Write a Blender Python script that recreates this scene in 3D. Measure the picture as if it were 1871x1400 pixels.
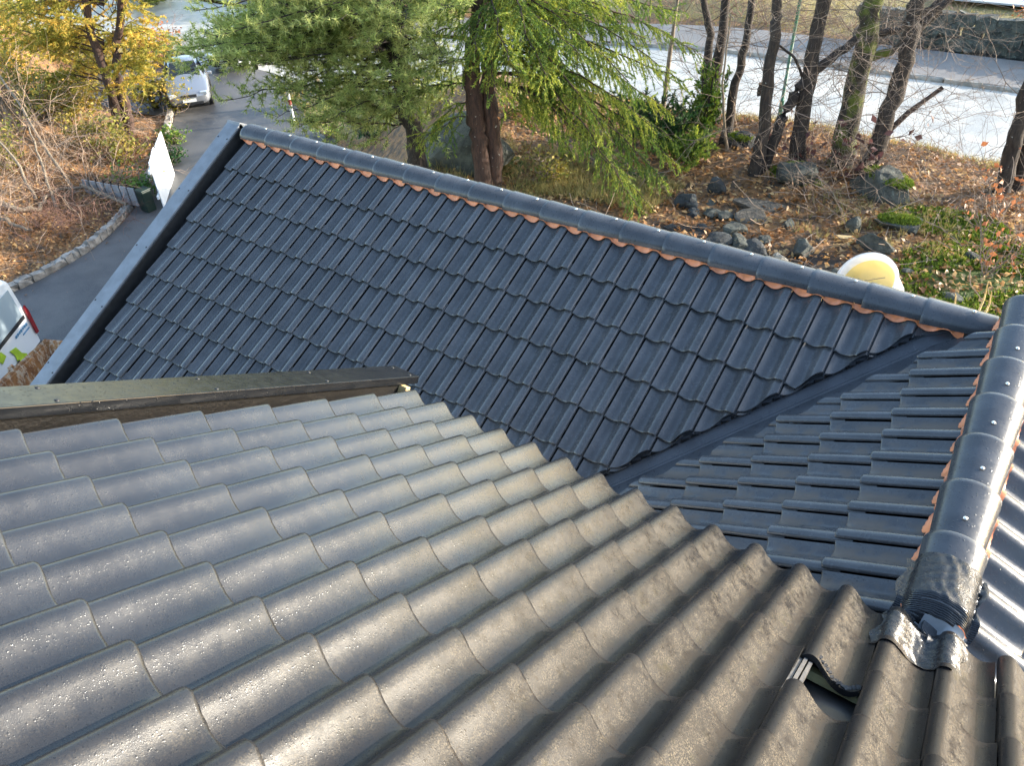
import bpy, bmesh, math, random
import numpy as np
from mathutils import Vector, Matrix

random.seed(7); rng = np.random.default_rng(7)
scene = bpy.context.scene
for o in list(bpy.data.objects): bpy.data.objects.remove(o)
C = scene.collection
R = math.radians

# ------------------------------------------------------------------ camera
F_PX, IMG_W, IMG_H = 1435.1, 1871.0, 1400.0
YAW, PITCH, ROLL = R(35.726), R(38.361), R(-2.627)
CAM = Vector((-0.1907, -5.1593, 3.0214))
fwd = Vector((-math.sin(YAW)*math.cos(PITCH), math.cos(YAW)*math.cos(PITCH), -math.sin(PITCH)))
r0 = fwd.cross(Vector((0, 0, 1))).normalized(); u0 = r0.cross(fwd)
right = math.cos(ROLL)*r0 + math.sin(ROLL)*u0
upv = -math.sin(ROLL)*r0 + math.cos(ROLL)*u0
cam_d = bpy.data.cameras.new('camera'); cam = bpy.data.objects.new('camera', cam_d); C.objects.link(cam)
cam_d.sensor_width = 36.0; cam_d.lens = F_PX*36.0/IMG_W
cam_d.clip_start = 0.05; cam_d.clip_end = 2000
cam.matrix_world = Matrix((( right.x, upv.x, -fwd.x, CAM.x), (right.y, upv.y, -fwd.y, CAM.y), (right.z, upv.z, -fwd.z, CAM.z), (0, 0, 0, 1)))
scene.camera = cam

# ------------------------------------------------------------------ sky, sun, exposure
SUN_AZ, SUN_EL = R(46), R(15.0)           # azimuth from +Y towards +X
SUN = Vector((math.sin(SUN_AZ)*math.cos(SUN_EL), math.cos(SUN_AZ)*math.cos(SUN_EL), math.sin(SUN_EL)))
world = bpy.data.worlds.new('World'); scene.world = world; world.use_nodes = True
wn = world.node_tree; bg = wn.nodes['Background']
sky = wn.nodes.new('ShaderNodeTexSky'); sky.sky_type = 'NISHITA'; sky.sun_disc = False
sky.sun_elevation = SUN_EL; sky.sun_rotation = SUN_AZ; sky.air_density = 1.0; sky.dust_density = 0.9; sky.ozone_density = 1.0
wn.links.new(sky.outputs[0], bg.inputs[0]); bg.inputs[1].default_value = 0.15
sl = bpy.data.lights.new('sun', 'SUN'); sl.energy = 2.7; sl.angle = R(0.6); sl.color = (1.0, 0.925, 0.80)
so = bpy.data.objects.new('sun', sl); C.objects.link(so)
so.rotation_euler = (-SUN).to_track_quat('-Z', 'Y').to_euler(); so.location = (20, 25, 20)
scene.view_settings.view_transform = 'Standard'; scene.view_settings.look = 'None'
scene.view_settings.exposure = 2.25; scene.view_settings.gamma = 1.0
scene.view_settings.use_curve_mapping = False
scene.cycles.max_bounces = 6

def at(px, py, z=None, d=None, y=None):
    """world point seen at photo pixel (px,py) on height z, at distance d, or on plane y"""
    v = (fwd*F_PX + right*(px-IMG_W/2) + upv*(IMG_H/2-py)).normalized()
    if z is not None: return CAM + v*((z-CAM.z)/v.z)
    if y is not None: return CAM + v*((y-CAM.y)/v.y)
    return CAM + v*d
def pix(p):
    q = Vector(p)-CAM; zz = q.dot(fwd)
    return IMG_W/2+F_PX*q.dot(right)/zz, IMG_H/2-F_PX*q.dot(upv)/zz

# ------------------------------------------------------------------ helpers
def tag(o, label=None, cat=None, group=None, kind=None):
    if label: o['label'] = label
    if cat: o['category'] = cat
    if group: o['group'] = group
    if kind: o['kind'] = kind
    return o
def link(o, parent=None):
    C.objects.link(o)
    if parent is not None: o.parent = parent
    return o
def empty(name, loc=(0, 0, 0), rz=0):
    o = bpy.data.objects.new(name, None); o.location = loc; o.rotation_euler = (0, 0, rz); o.empty_display_size = .2
    return link(o)
def obj(name, me, parent=None, mat=None):
    if mat is not None:
        me.materials.clear(); me.materials.append(mat)
    return link(bpy.data.objects.new(name, me), parent)
def mesh_np(name, V, Fc, smooth=False):
    """V (n,3); Fc (m,k) all faces with the same corner count, or list of lists"""
    me = bpy.data.meshes.new(name)
    if isinstance(Fc, np.ndarray):
        m, k = Fc.shape
        me.vertices.add(len(V)); me.vertices.foreach_set('co', np.asarray(V, np.float32).ravel())
        me.loops.add(m*k); me.loops.foreach_set('vertex_index', Fc.astype(np.int32).ravel())
        me.polygons.add(m); me.polygons.foreach_set('loop_start', np.arange(0, m*k, k, dtype=np.int32))
        me.update(calc_edges=True)
    else:
        me.from_pydata([tuple(v) for v in V], [], Fc); me.update()
    if smooth: me.polygons.foreach_set('use_smooth', [True]*len(me.polygons))
    me.validate()
    return me
class MB:
    """collects shapes, builds one mesh"""
    def __init__(s): s.v = []; s.f = []
    def add(s, V, Fc):
        b = len(s.v); s.v += [tuple(v) for v in V]; s.f += [[b+i for i in f] for f in Fc]; return s
    def box(s, c, size, rot=None):
        c = Vector(c); hx, hy, hz = [a/2 for a in size]; M = rot or Matrix.Identity(3)
        V = [c+M@Vector((sx*hx, sy*hy, sz*hz)) for sx in (-1, 1) for sy in (-1, 1) for sz in (-1, 1)]
        return s.add(V, [[0, 1, 3, 2], [4, 6, 7, 5], [0, 4, 5, 1], [2, 3, 7, 6], [0, 2, 6, 4], [1, 5, 7, 3]])
    def tube(s, pts, rad, n=8, cap=True):
        pts = [Vector(p) for p in pts]; m = len(pts)
        if not hasattr(rad, '__len__'): rad = [rad]*m
        V = []; ref = Vector((.3, .2, 1)).normalized()
        for i, p in enumerate(pts):
            t = (pts[min(i+1, m-1)]-pts[max(i-1, 0)]).normalized()
            a = t.cross(ref)
            if a.length < 1e-3: a = t.cross(Vector((1, 0, 0)))
            a.normalize(); b = t.cross(a)
            for k in range(n):
                th = 2*math.pi*k/n; V.append(p+(a*math.cos(th)+b*math.sin(th))*rad[i])
        Fc = [[i*n+k, i*n+(k+1) % n, (i+1)*n+(k+1) % n, (i+1)*n+k] for i in range(m-1) for k in range(n)]
        if cap: Fc += [list(range(n)), [(m-1)*n+k for k in range(n)][::-1]]
        return s.add(V, Fc)
    def lathe(s, prof, n=24, c=(0, 0, 0)):
        V = []; m = len(prof)
        for r, z in prof:
            for k in range(n):
                th = 2*math.pi*k/n; V.append((c[0]+r*math.cos(th), c[1]+r*math.sin(th), c[2]+z))
        return s.add(V, [[i*n+k, i*n+(k+1) % n, (i+1)*n+(k+1) % n, (i+1)*n+k] for i in range(m-1) for k in range(n)])
    def prism(s, poly, ax, thick):
        """poly: list of Vectors (planar); extruded by ax*thick"""
        n = len(poly); P = [Vector(p) for p in poly]; Q = [p+Vector(ax)*thick for p in P]
        return s.add(P+Q, [list(range(n)), [n+i for i in range(n)][::-1]]+[[i, (i+1) % n, n+(i+1) % n, n+i][::-1] for i in range(n)])
    def build(s, name, mat, parent=None, smooth=False):
        me = mesh_np(name, s.v, s.f, smooth); return obj(name, me, parent, mat)
def bevel(o, w=.01, seg=2):
    m = o.modifiers.new('bevel', 'BEVEL'); m.width = w; m.segments = seg; m.limit_method = 'ANGLE'; return o

# ------------------------------------------------------------------ materials
class NT:
    def __init__(s, name):
        s.m = bpy.data.materials.new(name); s.m.use_nodes = True; s.t = s.m.node_tree
        s.b = s.t.nodes['Principled BSDF']; s.out = s.t.nodes['Material Output']
    def n(s, typ, **k):
        nd = s.t.nodes.new('ShaderNode'+typ)
        for a, v in k.items(): setattr(nd, a, v)
        return nd
    def l(s, a, b): s.t.links.new(a, b); return s
    def pos(s): return s.n('NewGeometry').outputs['Position']
    def noise(s, co, scale, detail=4, rough=.55, dist=0):
        nd = s.n('TexNoise'); nd.inputs['Scale'].default_value = scale; nd.inputs['Detail'].default_value = detail
        nd.inputs['Roughness'].default_value = rough; nd.inputs['Distortion'].default_value = dist
        if co is not None: s.l(co, nd.inputs['Vector'])
        return nd.outputs['Fac']
    def vor(s, co, scale, feature='F1', rand=1):
        nd = s.n('TexVoronoi', feature=feature); nd.inputs['Scale'].default_value = scale; nd.inputs['Randomness'].default_value = rand
        if co is not None: s.l(co, nd.inputs['Vector'])
        return nd
    def math(s, op, a, b=None, c=None, clamp=False):
        nd = s.n('Math', operation=op, use_clamp=clamp)
        for i, x in enumerate((a, b, c)):
            if x is None: continue
            if isinstance(x, (int, float)): nd.inputs[i].default_value = x
            else: s.l(x, nd.inputs[i])
        return nd.outputs[0]
    def ramp(s, fac, lo, hi, a=0., b=1.):
        nd = s.n('MapRange'); nd.interpolation_type = 'SMOOTHSTEP'
        for i, x in enumerate((lo, hi, a, b)): nd.inputs[i+1].default_value = x
        s.l(fac, nd.inputs[0]); return nd.outputs[0]
    def mix(s, fac, a, b, blend='MIX'):
        nd = s.n('Mix', data_type='RGBA', blend_type=blend)
        if isinstance(fac, (int, float)): nd.inputs[0].default_value = fac
        else: s.l(fac, nd.inputs[0])
        for i, x in ((6, a), (7, b)):
            if isinstance(x, tuple): nd.inputs[i].default_value = (*x, 1) if len(x) == 3 else x
            else: s.l(x, nd.inputs[i])
        return nd.outputs[2]
    def col(s, x):
        if isinstance(x, tuple): s.b.inputs['Base Color'].default_value = (*x, 1)
        else: s.l(x, s.b.inputs['Base Color'])
        return s
    def rough(s, x):
        if isinstance(x, (int, float)): s.b.inputs['Roughness'].default_value = x
        else: s.l(x, s.b.inputs['Roughness'])
        return s
    def bump(s, h, strength=.3, dist=.01, prev=None):
        nd = s.n('Bump'); nd.inputs['Strength'].default_value = strength; nd.inputs['Distance'].default_value = dist
        s.l(h, nd.inputs['Height'])
        if prev is not None: s.l(prev, nd.inputs['Normal'])
        s.l(nd.outputs[0], s.b.inputs['Normal']); return nd.outputs[0]
    def set(s, **k):
        for a, v in k.items(): s.b.inputs[a.replace('_', ' ')].default_value = v
        return s
    def stretch(s, co, sc):
        nd = s.n('Mapping'); nd.inputs['Scale'].default_value = sc; s.l(co, nd.inputs['Vector']); return nd.outputs[0]
    def rand(s): return s.n('ObjectInfo').outputs['Random']
    def island(s): return s.n('NewGeometry').outputs['Random Per Island']
    def drops(s, co, scale, size=.32, cut=.10):
        v = s.vor(co, scale); sep = s.n('SeparateColor'); s.l(v.outputs['Color'], sep.inputs[0])
        rad = s.math('SUBTRACT', s.math('MULTIPLY', sep.outputs[0], size+cut), cut)
        return s.math('MULTIPLY', s.math('SUBTRACT', rad, v.outputs['Distance']), 7.0, clamp=True)

def simple(name, c, rough=.6, var=.25, scale=6, metal=0, bump=0, bscale=60):
    m = NT(name); p = m.pos(); n = m.noise(p, scale)
    m.col(m.mix(m.ramp(n, .3, .7), tuple(x*(1-var) for x in c), tuple(min(1, x*(1+var)) for x in c)))
    m.rough(rough).set(Metallic=metal)
    if bump: m.bump(m.noise(p, bscale, 3), bump, .01)
    return m.m

def mat_new_tile(name, dirt):
    m = NT(name); p = m.pos(); uv = m.n('UVMap').outputs[0]
    n1 = m.noise(p, 5, 5); n2 = m.noise(p, 40, 3)
    rnd = m.rand()
    c = m.mix(m.ramp(n1, .35, .7), (.058, .059, .062), (.084, .085, .089))
    c = m.mix(m.math('MULTIPLY', rnd, .25), c, (.038, .039, .041))
    # rain streaks and pale scuffs running down each trough
    st = m.noise(m.stretch(p, (30, 9, 9)), 1.0, 4)
    c = m.mix(m.ramp(st, .60, .78, 0, .30), c, (.12, .125, .135))
    sx = m.n('SeparateXYZ'); m.l(uv, sx.inputs[0])
    if dirt:
        band = m.math('MULTIPLY', m.ramp(sx.outputs[0], .38, .55), m.ramp(sx.outputs[0], .93, .75))
        dm = m.math('MULTIPLY', band, m.ramp(m.noise(p, 9, 6), .38, .58))
        c = m.mix(m.math('MULTIPLY', dm, .85), c, (.115, .090, .070))
    m.col(c)
    d = m.drops(p, 85, .30, .13)
    rr = m.math('ADD', m.ramp(n2, .2, .8, .16, .26), m.math('MULTIPLY', st, .08))
    if dirt: rr = m.math('ADD', rr, m.math('MULTIPLY', dm, .3))
    rr = m.math('MULTIPLY', rr, m.math('SUBTRACT', 1, m.math('MULTIPLY', d, .75)))
    m.rough(rr)
    b1 = m.bump(m.noise(p, 260, 2), .12, .002)
    m.bump(d, .55, .004, b1)
    return m.m
def mat_cap():
    m = NT('wet black ridge clay'); p = m.pos(); n1 = m.noise(p, 6, 5)
    c = m.mix(m.ramp(n1, .35, .7), (.044, .046, .050), (.064, .067, .072))
    d = m.drops(p, 70, .36, .16)
    m.col(m.mix(m.math('MULTIPLY', d, .6), c, (.012, .013, .016)))
    m.rough(m.math('MULTIPLY', m.ramp(m.noise(p, 30, 3), .2, .8, .24, .36), m.math('SUBTRACT', 1, m.math('MULTIPLY', d, .35))))
    b1 = m.bump(m.noise(p, 220, 2), .10, .002); m.bump(d, .35, .003, b1)
    return m.m
def mat_old_tile():
    m = NT('weathered concrete tile'); p = m.pos(); uv = m.n('UVMap').outputs[0]
    sx = m.n('SeparateXYZ'); m.l(uv, sx.inputs[0]); u = sx.outputs[0]
    px = m.n('SeparateXYZ'); m.l(p, px.inputs[0])
    n1 = m.noise(p, 4, 6); n2 = m.noise(p, 120, 3); n3 = m.noise(p, 22, 6)
    c = m.mix(m.ramp(n1, .3, .7), (.012, .0128, .0150), (.023, .0240, .0265))
    c = m.mix(m.ramp(px.outputs[0], -1.6, .6, 0, .75), c, m.mix(n1, (.012, .009, .0072), (.023, .0175, .0142)))  # left stays cool grey to paint in sky sheen; right is own brown
    c = m.mix(m.math('MULTIPLY', m.rand(), .3), c, (.020, .019, .019))
    c = m.mix(m.ramp(n2, .5, .75, 0, .5), c, (.011, .010, .010))
    # grit and lichen that has settled on the flank of the roll, heavier on the sheltered columns
    band = m.math('MULTIPLY', m.ramp(u, .16, .30), m.ramp(u, .72, .50))
    older = m.ramp(px.outputs[0], -1.9, .1, .03, 1.0)
    lich = m.math('MULTIPLY', m.math('MULTIPLY', band, older), m.ramp(m.noise(p, 17, 8, .85), .40, .60))
    speck = m.ramp(m.noise(p, 210, 3, .8), .46, .60)
    c = m.mix(m.math('MULTIPLY', m.math('MULTIPLY', lich, speck), .85), c, (.20, .165, .115))
    moss = m.math('MULTIPLY', m.math('MULTIPLY', band, older), m.ramp(m.noise(p, 13, 7, .7), .56, .68))
    c = m.mix(m.math('MULTIPLY', moss, .75), c, (.032, .029, .015))
    # silt line left in the trough
    silt = m.math('MULTIPLY', m.ramp(u, .52, .60), m.ramp(u, .76, .66))
    c = m.mix(m.math('MULTIPLY', m.math('MULTIPLY', silt, older), m.ramp(m.noise(p, 18, 6, .65), .40, .55, 0, .8)), c, (.026, .021, .018))
    d = m.drops(p, 115, .40, .12)
    d2 = m.drops(m.stretch(p, (1.01, 1.02, 1.0)), 230, .42, .12)
    dd = m.math('MAXIMUM', d, m.math('MULTIPLY', d2, .7))
    c = m.mix(m.math('MULTIPLY', dd, .55), c, (.010, .010, .010))
    m.col(c)
    rr = m.math('ADD', m.ramp(n3, .3, .7, .17, .28), m.math('ADD', m.math('MULTIPLY', lich, .38), m.math('MULTIPLY', older, .10)))
    m.rough(m.math('MULTIPLY', rr, m.math('SUBTRACT', 1, m.math('MULTIPLY', dd, .25))))
    m.l(m.ramp(px.outputs[0], -2.3, -.5, .72, .11), m.b.inputs['Specular IOR Level'])  # silvery sky sheen set by position: reflectance falls off to the right
    b1 = m.bump(m.math('ADD', m.noise(p, 420, 3), m.math('MULTIPLY', lich, m.noise(p, 90, 4))), .16, .002)
    m.bump(dd, .16, .003, b1)
    return m.m
M = {}
M['tile'] = mat_new_tile('wet black glazed tile', False)
M['tile_silty'] = mat_new_tile('black tile with silt in the troughs', True)
M['cap'] = mat_cap(); M['old'] = mat_old_tile()
def mat_flash(name, c, rough=.38, spec=.5):
    m = NT(name); m.set(Specular_IOR_Level=spec); p = m.pos(); n = m.noise(p, 7, 4); d = m.drops(p, 75, .34, .15)
    m.col(m.mix(m.ramp(n, .3, .7), tuple(x*.85 for x in c), tuple(x*1.15 for x in c)))
    m.rough(m.math('MULTIPLY', m.ramp(m.noise(p, 25, 3), .2, .8, rough-.05, rough+.06), m.math('SUBTRACT', 1, m.math('MULTIPLY', d, .7))))
    b = m.bump(m.noise(p, 8, 2), .08, .01); m.bump(d, .5, .004, b); return m.m
M['flash'] = mat_flash('grey painted sheet metal', (.009, .010, .012), .22, .25)
M['flash_pale'] = mat_flash('pale blue grey sheet metal', (.155, .165, .18), .45)
M['valley'] = mat_flash('black valley sheet metal', (.052, .057, .066), .30)
M['black'] = simple('black underlay', (.012, .012, .013), .55, .3, 20)
M['brownboard'] = simple('wet brown barge board', (.0035, .0028, .0025), .5, .4, 9, bump=.3)
M['wood'] = simple('pale cut timber', (.62, .44, .20), .6, .25, 14, bump=.2)
M['batten'] = simple('green treated batten', (.34, .31, .15), .6, .25, 14, bump=.2)
M['copper'] = simple('terracotta coloured ridge roll', (.68, .22, .085), .40, .22, 14, bump=.15)
M['steel'] = simple('bright screw head', (.78, .74, .68), .22, .08, 20, metal=.75)
M['wall'] = simple('white render wall', (.72, .72, .70), .8, .06, 3, bump=.2)
def mat_tape():
    m = NT('embossed black foil tape'); p = m.pos(); w = m.n('TexWave'); w.inputs['Scale'].default_value = 55; w.inputs['Distortion'].default_value = 2.5
    w.inputs['Detail'].default_value = 2; w.bands_direction = 'Y'; m.l(p, w.inputs['Vector'])
    m.col((.02, .022, .026)).rough(m.ramp(m.noise(p, 30, 3), .3, .7, .20, .36)); m.set(Specular_IOR_Level=.5)
    b = m.bump(m.noise(p, 26, 4), .28, .02); m.bump(w.outputs['Fac'], .45, .004, b); return m.m
M['tape'] = mat_tape()
M['tape_back'] = simple('pale backing of torn tape', (.30, .31, .32), .5, .08, 12)

# ================================================================== ROOFS
AW, AS, AF = R(28.78), R(28.61), R(30.43)
W_W, W_G = .21, .34404
S_K = 1.0415
def frame(origin, ey, ez):
    ey = Vector(ey).normalized(); ez = Vector(ez).normalized(); ex = ey.cross(ez)
    return Matrix(((ex.x, ey.x, ez.x, origin[0]), (ex.y, ey.y, ez.y, origin[1]), (ex.z, ey.z, ez.z, origin[2]), (0, 0, 0, 1)))
EYW = (0, -math.cos(AW), -math.sin(AW)); EZW = (0, -math.sin(AW), math.cos(AW))
EYS = (-math.cos(AS), 0, -math.sin(AS)); EZS = (-math.sin(AS), 0, math.cos(AS))
EYE = (math.cos(AS), 0, -math.sin(AS)); EZE = (math.sin(AS), 0, math.cos(AS))
PROF_NEW = [(0, .042), (.02, .051), (.06, .057), (.12, .060), (.19, .060), (.26, .056), (.31, .049), (.36, .038), (.42, .025), (.49, .013), (.57, .005), (.65, .001), (.73, .001), (.80, .006), (.87, .015), (.955, .029), (.962, .015), (.999, .015)]
PROF_OLD = [(0, .042), (.02, .049), (.06, .057), (.11, .062), (.16, .064), (.21, .062), (.27, .056), (.34, .045), (.41, .033), (.49, .021), (.57, .011), (.65, .005), (.73, .001), (.81, .001), (.88, .006), (.94, .014), (.985, .022), (.987, .016), (1.0, .016)]
def tile_mesh(name, w, L, prof, lift, th, mat, seed=0):
    r = random.Random(seed); k = len(prof); V = []; UV = []
    ys = [0, L*.5, L-.012, L-.004, L]; dz = [0, 0, 0, -.0012, -.005]
    for y, d in zip(ys, dz):
        for u, h in prof:
            V.append((u*w, y + (r.uniform(-.0015, .0015) if y > L*.6 else 0), h+lift*y/L+d)); UV.append((u, y/L))
    nr = len(ys); F = [[i*k+j, i*k+j+1, (i+1)*k+j+1, (i+1)*k+j] for i in range(nr-1) for j in range(k-1)]
    # underside: only the tail end, the head end and both long edges show
    b = len(V)
    for y in (0, L):
        for u, h in prof:
            V.append((u*w, y, h+lift*y/L-th)); UV.append((u, y/L))
    top = (nr-1)*k
    F += [[j+1, j, b+j, b+j+1] for j in range(k-1)]
    F += [[top+j, top+j+1, b+k+j+1, b+k+j] for j in range(k-1)]
    F += [[b+j, b+k+j, b+k+j+1, b+j+1] for j in range(k-1)]
    F += [[0] + [i*k for i in range(1, nr)] + [b+k, b]]
    F += [[k-1, b+k-1, b+2*k-1] + [i*k+k-1 for i in range(nr-1, 0, -1)]]
    me = mesh_np(name, V, F)
    uvl = me.uv_layers.new(name='UVMap')
    for lp in me.loops: uvl.data[lp.index].uv = UV[lp.vertex_index]
    ns = (nr-1)*(k-1)
    me.polygons.foreach_set('use_smooth', [i < ns for i in range(len(me.polygons))])
    me.materials.append(mat)
    return me
def sharpen(me, ang=50):
    bm = bmesh.new(); bm.from_mesh(me)
    for e in bm.edges:
        if len(e.link_faces) == 2 and e.calc_face_angle(0) > R(ang): e.smooth = False
    bm.to_mesh(me); bm.free(); return me
def jitter(mw, s=1.0):
    return mw @ Matrix.Translation((random.gauss(0, .0006)*s, random.gauss(0, .0022)*s, random.gauss(0, .0007)*s)) @ Matrix.Rotation(random.gauss(0, .0018)*s, 4, 'Z') @ Matrix.Rotation(random.gauss(0, .003)*s, 4, 'X')
def cut_copy(me, mw, co, no, mat):
    """copy of mesh me cut by a world plane (keeps the side the normal points away from)"""
    bm = bmesh.new(); bm.from_mesh(me); inv = mw.inverted()
    res = bmesh.ops.bisect_plane(bm, geom=bm.verts[:]+bm.edges[:]+bm.faces[:], dist=1e-5, plane_co=inv@Vector(co), plane_no=(mw.to_3x3().transposed()@Vector(no)).normalized(), clear_outer=True)
    ed = [g for g in res['geom_cut'] if isinstance(g, bmesh.types.BMEdge)]
    if not bm.faces: bm.free(); return None
    try: bmesh.ops.edgenet_fill(bm, edges=ed)
    except Exception: pass
    m2 = bpy.data.meshes.new(me.name); bm.to_mesh(m2); bm.free()
    if not m2.materials: m2.materials.append(mat)
    return m2
def joined(name, items, mat, parent):
    """several (mesh, matrix) as one part of kind stuff"""
    bm = bmesh.new()
    for me, mw in items:
        n = len(bm.verts); bm.from_mesh(me); bm.verts.ensure_lookup_table()
        for v in bm.verts[n:]: v.co = mw@v.co
    m2 = bpy.data.meshes.new(name); bm.to_mesh(m2); bm.free()
    o = obj(name, m2, parent, mat); o['kind'] = 'stuff'; return o

def eave_y(px):   # image line of the near roof's eave, only used to tell which tiles lie out of sight below it
    return 700+(px-770)*.505 if px > 760 else 742-(px/770)*50
def hidden(p):
    px, py = pix(p); return py > eave_y(px)+45

ext = empty('house_wing', (0, 0, 0))
tag(ext, 'lower house wing with new black glazed tiles, terracotta ridge roll and dark valley', 'house')
me_new = [sharpen(tile_mesh('roof_tile', W_W, .42, PROF_NEW, .039, .008, M['tile'], s)) for s in range(3)]
me_s = [sharpen(tile_mesh('roof_tile', W_W*S_K, .42*S_K, PROF_NEW, .039, .008, M['tile_silty'], 10+s)) for s in range(3)]
me_e = [sharpen(tile_mesh('roof_tile', W_W*S_K, .42*S_K, PROF_NEW, .039, .008, M['tile'], 20+s)) for s in range(2)]
VN = Vector((1, -1, 0)).normalized()

# --- deck of each slope
def deck(name, P, mat=M['black']):
    b = MB(); V = [Vector(p) for p in P]; nn = (V[1]-V[0]).cross(V[2]-V[0]).normalized()
    b.prism(V, -nn if nn.z > 0 else nn, .02); return b.build(name, mat, ext)
def onW(x, s, h): return Vector((x, 0, -.055))+Vector(EYW)*s+Vector(EZW)*h
APX = .085; APZ = .07+APX*math.tan(AS)
def onS(y, s, h): return Vector((0, y, .07))+Vector(EYS)*s+Vector(EZS)*h
def onE(y, s, h): return Vector((APX, y, APZ))+Vector(EYE)*s+Vector(EZE)*h
slopeW = deck('roof_slope', [onW(-7.34, -.05, -.035), onW(-7.34, 3.92, -.035), onW(.3, 3.92, -.035), onW(.3, -.05, -.035)])
slopeS = deck('roof_slope', [onS(.05, -.09, -.035), onS(.05, 3.5, -.035), onS(-3.3, 3.5, -.035), onS(-3.3, -.09, -.035)])
slopeE = deck('roof_slope', [onE(.22, 0, -.035), onE(-3.2, 0, -.035), onE(-3.2, 3.4, -.035), onE(.22, 3.4, -.035)])
# far side of the wing roof, falling away towards the garden
APY = .05; APWZ = -.055+APY*math.tan(AW)
EYN = (0, math.cos(AW), -math.sin(AW)); EZN = (0, math.sin(AW), math.cos(AW))
def onN(x, s, h): return Vector((x, APY, APWZ))+Vector(EYN)*s+Vector(EZN)*h
slopeN = deck('roof_slope', [onN(-7.34, 0, -.03), onN(-1.1, 0, -.03), onN(-1.1, 3.4, -.03), onN(-7.34, 3.4, -.03)])

# --- tiles: the wing slope that faces the near roof
rest = []
for j in range(1, 12):
    for i in range(0, 34):
        x = -6.992+i*W_W; s = .42675+(j-1)*W_G
        mw = jitter(frame(onW(x, s-.42, 0), EYW, EZW)); me = me_new[(i*7+j*3) % 3]
        cs = [mw@Vector((a*W_W, b*.42, .02)) for a in (0, 1) for b in (0, 1)]
        dv = [c.x-(c.y-.335) for c in cs]
        if min(dv) > -.02: continue
        if max(dv) > 0:
            me = cut_copy(me, mw, (0, .335, 0), VN, M['tile'])
            if me is None: continue
            sharpen(me)
        if hidden(cs[1]) and hidden(cs[3]): rest.append((me, mw)); continue
        o = link(bpy.data.objects.new('roof_tile', me), slopeW); o.matrix_world = mw
if rest: joined('sheltered_tiles', rest, M['tile'], slopeW)
# --- tiles: the slope below the main ridge, towards the valley
rest = []
for j in range(1, 9):
    for i in range(-3, 15):
        y = -.4311-i*W_W*S_K; s = .4133+(j-1)*W_G*S_K
        mw = jitter(frame(onS(y, s-.42*S_K, 0), EYS, EZS)); me = me_s[(i*5+j*3) % 3]
        cs = [mw@Vector((a*W_W*S_K, b*.42*S_K, .02)) for a in (0, 1) for b in (0, 1)]
        if max(c.y for c in cs) > .22: continue
        dv = [c.x-(c.y+.02) for c in cs]
        if max(dv) < .02: continue
        if min(dv) < 0:
            me = cut_copy(me, mw, (0, -.02, 0), -VN, M['tile_silty'])
            if me is None: continue
            sharpen(me)
        if min(c.y for c in cs) < -3.1: continue
        if hidden(cs[0]) and hidden(cs[2]): rest.append((me, mw)); continue
        o = link(bpy.data.objects.new('roof_tile', me), slopeS); o.matrix_world = mw
if rest: joined('sheltered_tiles', rest, M['tile_silty'], slopeS)
# --- tiles: the sunny slope beyond the main ridge
rest = []
for j in range(1, 10):
    for i in range(-8, 14):
        y = -.53-i*W_W*S_K; s = .40+(j-1)*W_G*S_K
        mw = jitter(frame(onE(y, s-.42*S_K, 0), EYE, EZE))
        px, py = pix(mw.translation+Vector(EYE)*.1)
        if y < -3.0 or y > .22: continue
        if px > 1960 or py > 1300: rest.append((me_e[(i+j) % 2], mw)); continue
        o = link(bpy.data.objects.new('roof_tile', me_e[(i+j) % 2]), slopeE); o.matrix_world = mw
if rest: joined('sheltered_tiles', rest, M['tile'], slopeE)
rest = []
for j in range(1, 9):
    for i in range(0, 29): rest.append((me_new[(i+j) % 3], jitter(frame(onN(-7.2+i*W_W, .02+j*W_G, 0), EYN, EZN))))
joined('sheltered_tiles', rest, M['tile'], slopeN)
# --- tiles: first courses of the far slope, under the ridge caps
for i in range(0, 29):
    mw = jitter(frame(onN(-7.2+i*W_W, .02, 0), EYN, EZN))
    o = link(bpy.data.objects.new('roof_tile', me_new[i % 3]), slopeN); o.matrix_world = mw

# --- ridge caps
def cap_mesh(L, r1, r2, hgt, th, n=18):
    V = []; F = []; st = [0, .004, .03, .036, L-.004, L]; rr = [r1*.985, r1, r1, r1*.985, r2, r2*.985]
    for x, r in zip(st, rr):
        for k in range(n+1):
            a = math.pi*k/n; V.append((x, -r*math.cos(a)*(1-.06*math.sin(a)), (hgt*r/r1)*math.sin(a)**.8 if 0 < k < n else 0))
    m = n+1; F = [[i*m+k, (i+1)*m+k, (i+1)*m+k+1, i*m+k+1] for i in range(len(st)-1) for k in range(n)]
    b = len(V)
    for x, r in ((0, r1), (L, r2)):
        for k in range(n+1):
            a = math.pi*k/n; V.append((x, -(r-th)*math.cos(a), (hgt*r/r1-th)*math.sin(a)**.8 if 0 < k < n else 0))
    F += [[k+1, b+k+1, b+k, k] for k in range(n)]
    l = (len(st)-1)*m; F += [[l+k, b+m+k, b+m+k+1, l+k+1] for k in range(n)]
    F += [[b+k, b+k+1, b+m+k+1, b+m+k] for k in range(n)]
    F += [[0, b, b+m, l][::-1], [n, b+n, b+m+n, l+n]]
    me = mesh_np('ridge_cap', V, F); me.polygons.foreach_set('use_smooth', [i < (len(st)-1)*n for i in range(len(me.polygons))])
    me.materials.append(M['cap']); return sharpen(me, 40)
me_cap = cap_mesh(.43, .136, .113, .110, .015)
sb = MB(); sb.lathe([(0, .004), (.006, .0038), (.0095, .002), (.0105, -.003)], 14); me_nail = mesh_np('screw', sb.v, sb.f, True); me_nail.materials.append(M['steel'])
me_dark = me_nail.copy(); me_dark.materials[0] = M['black']
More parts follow.
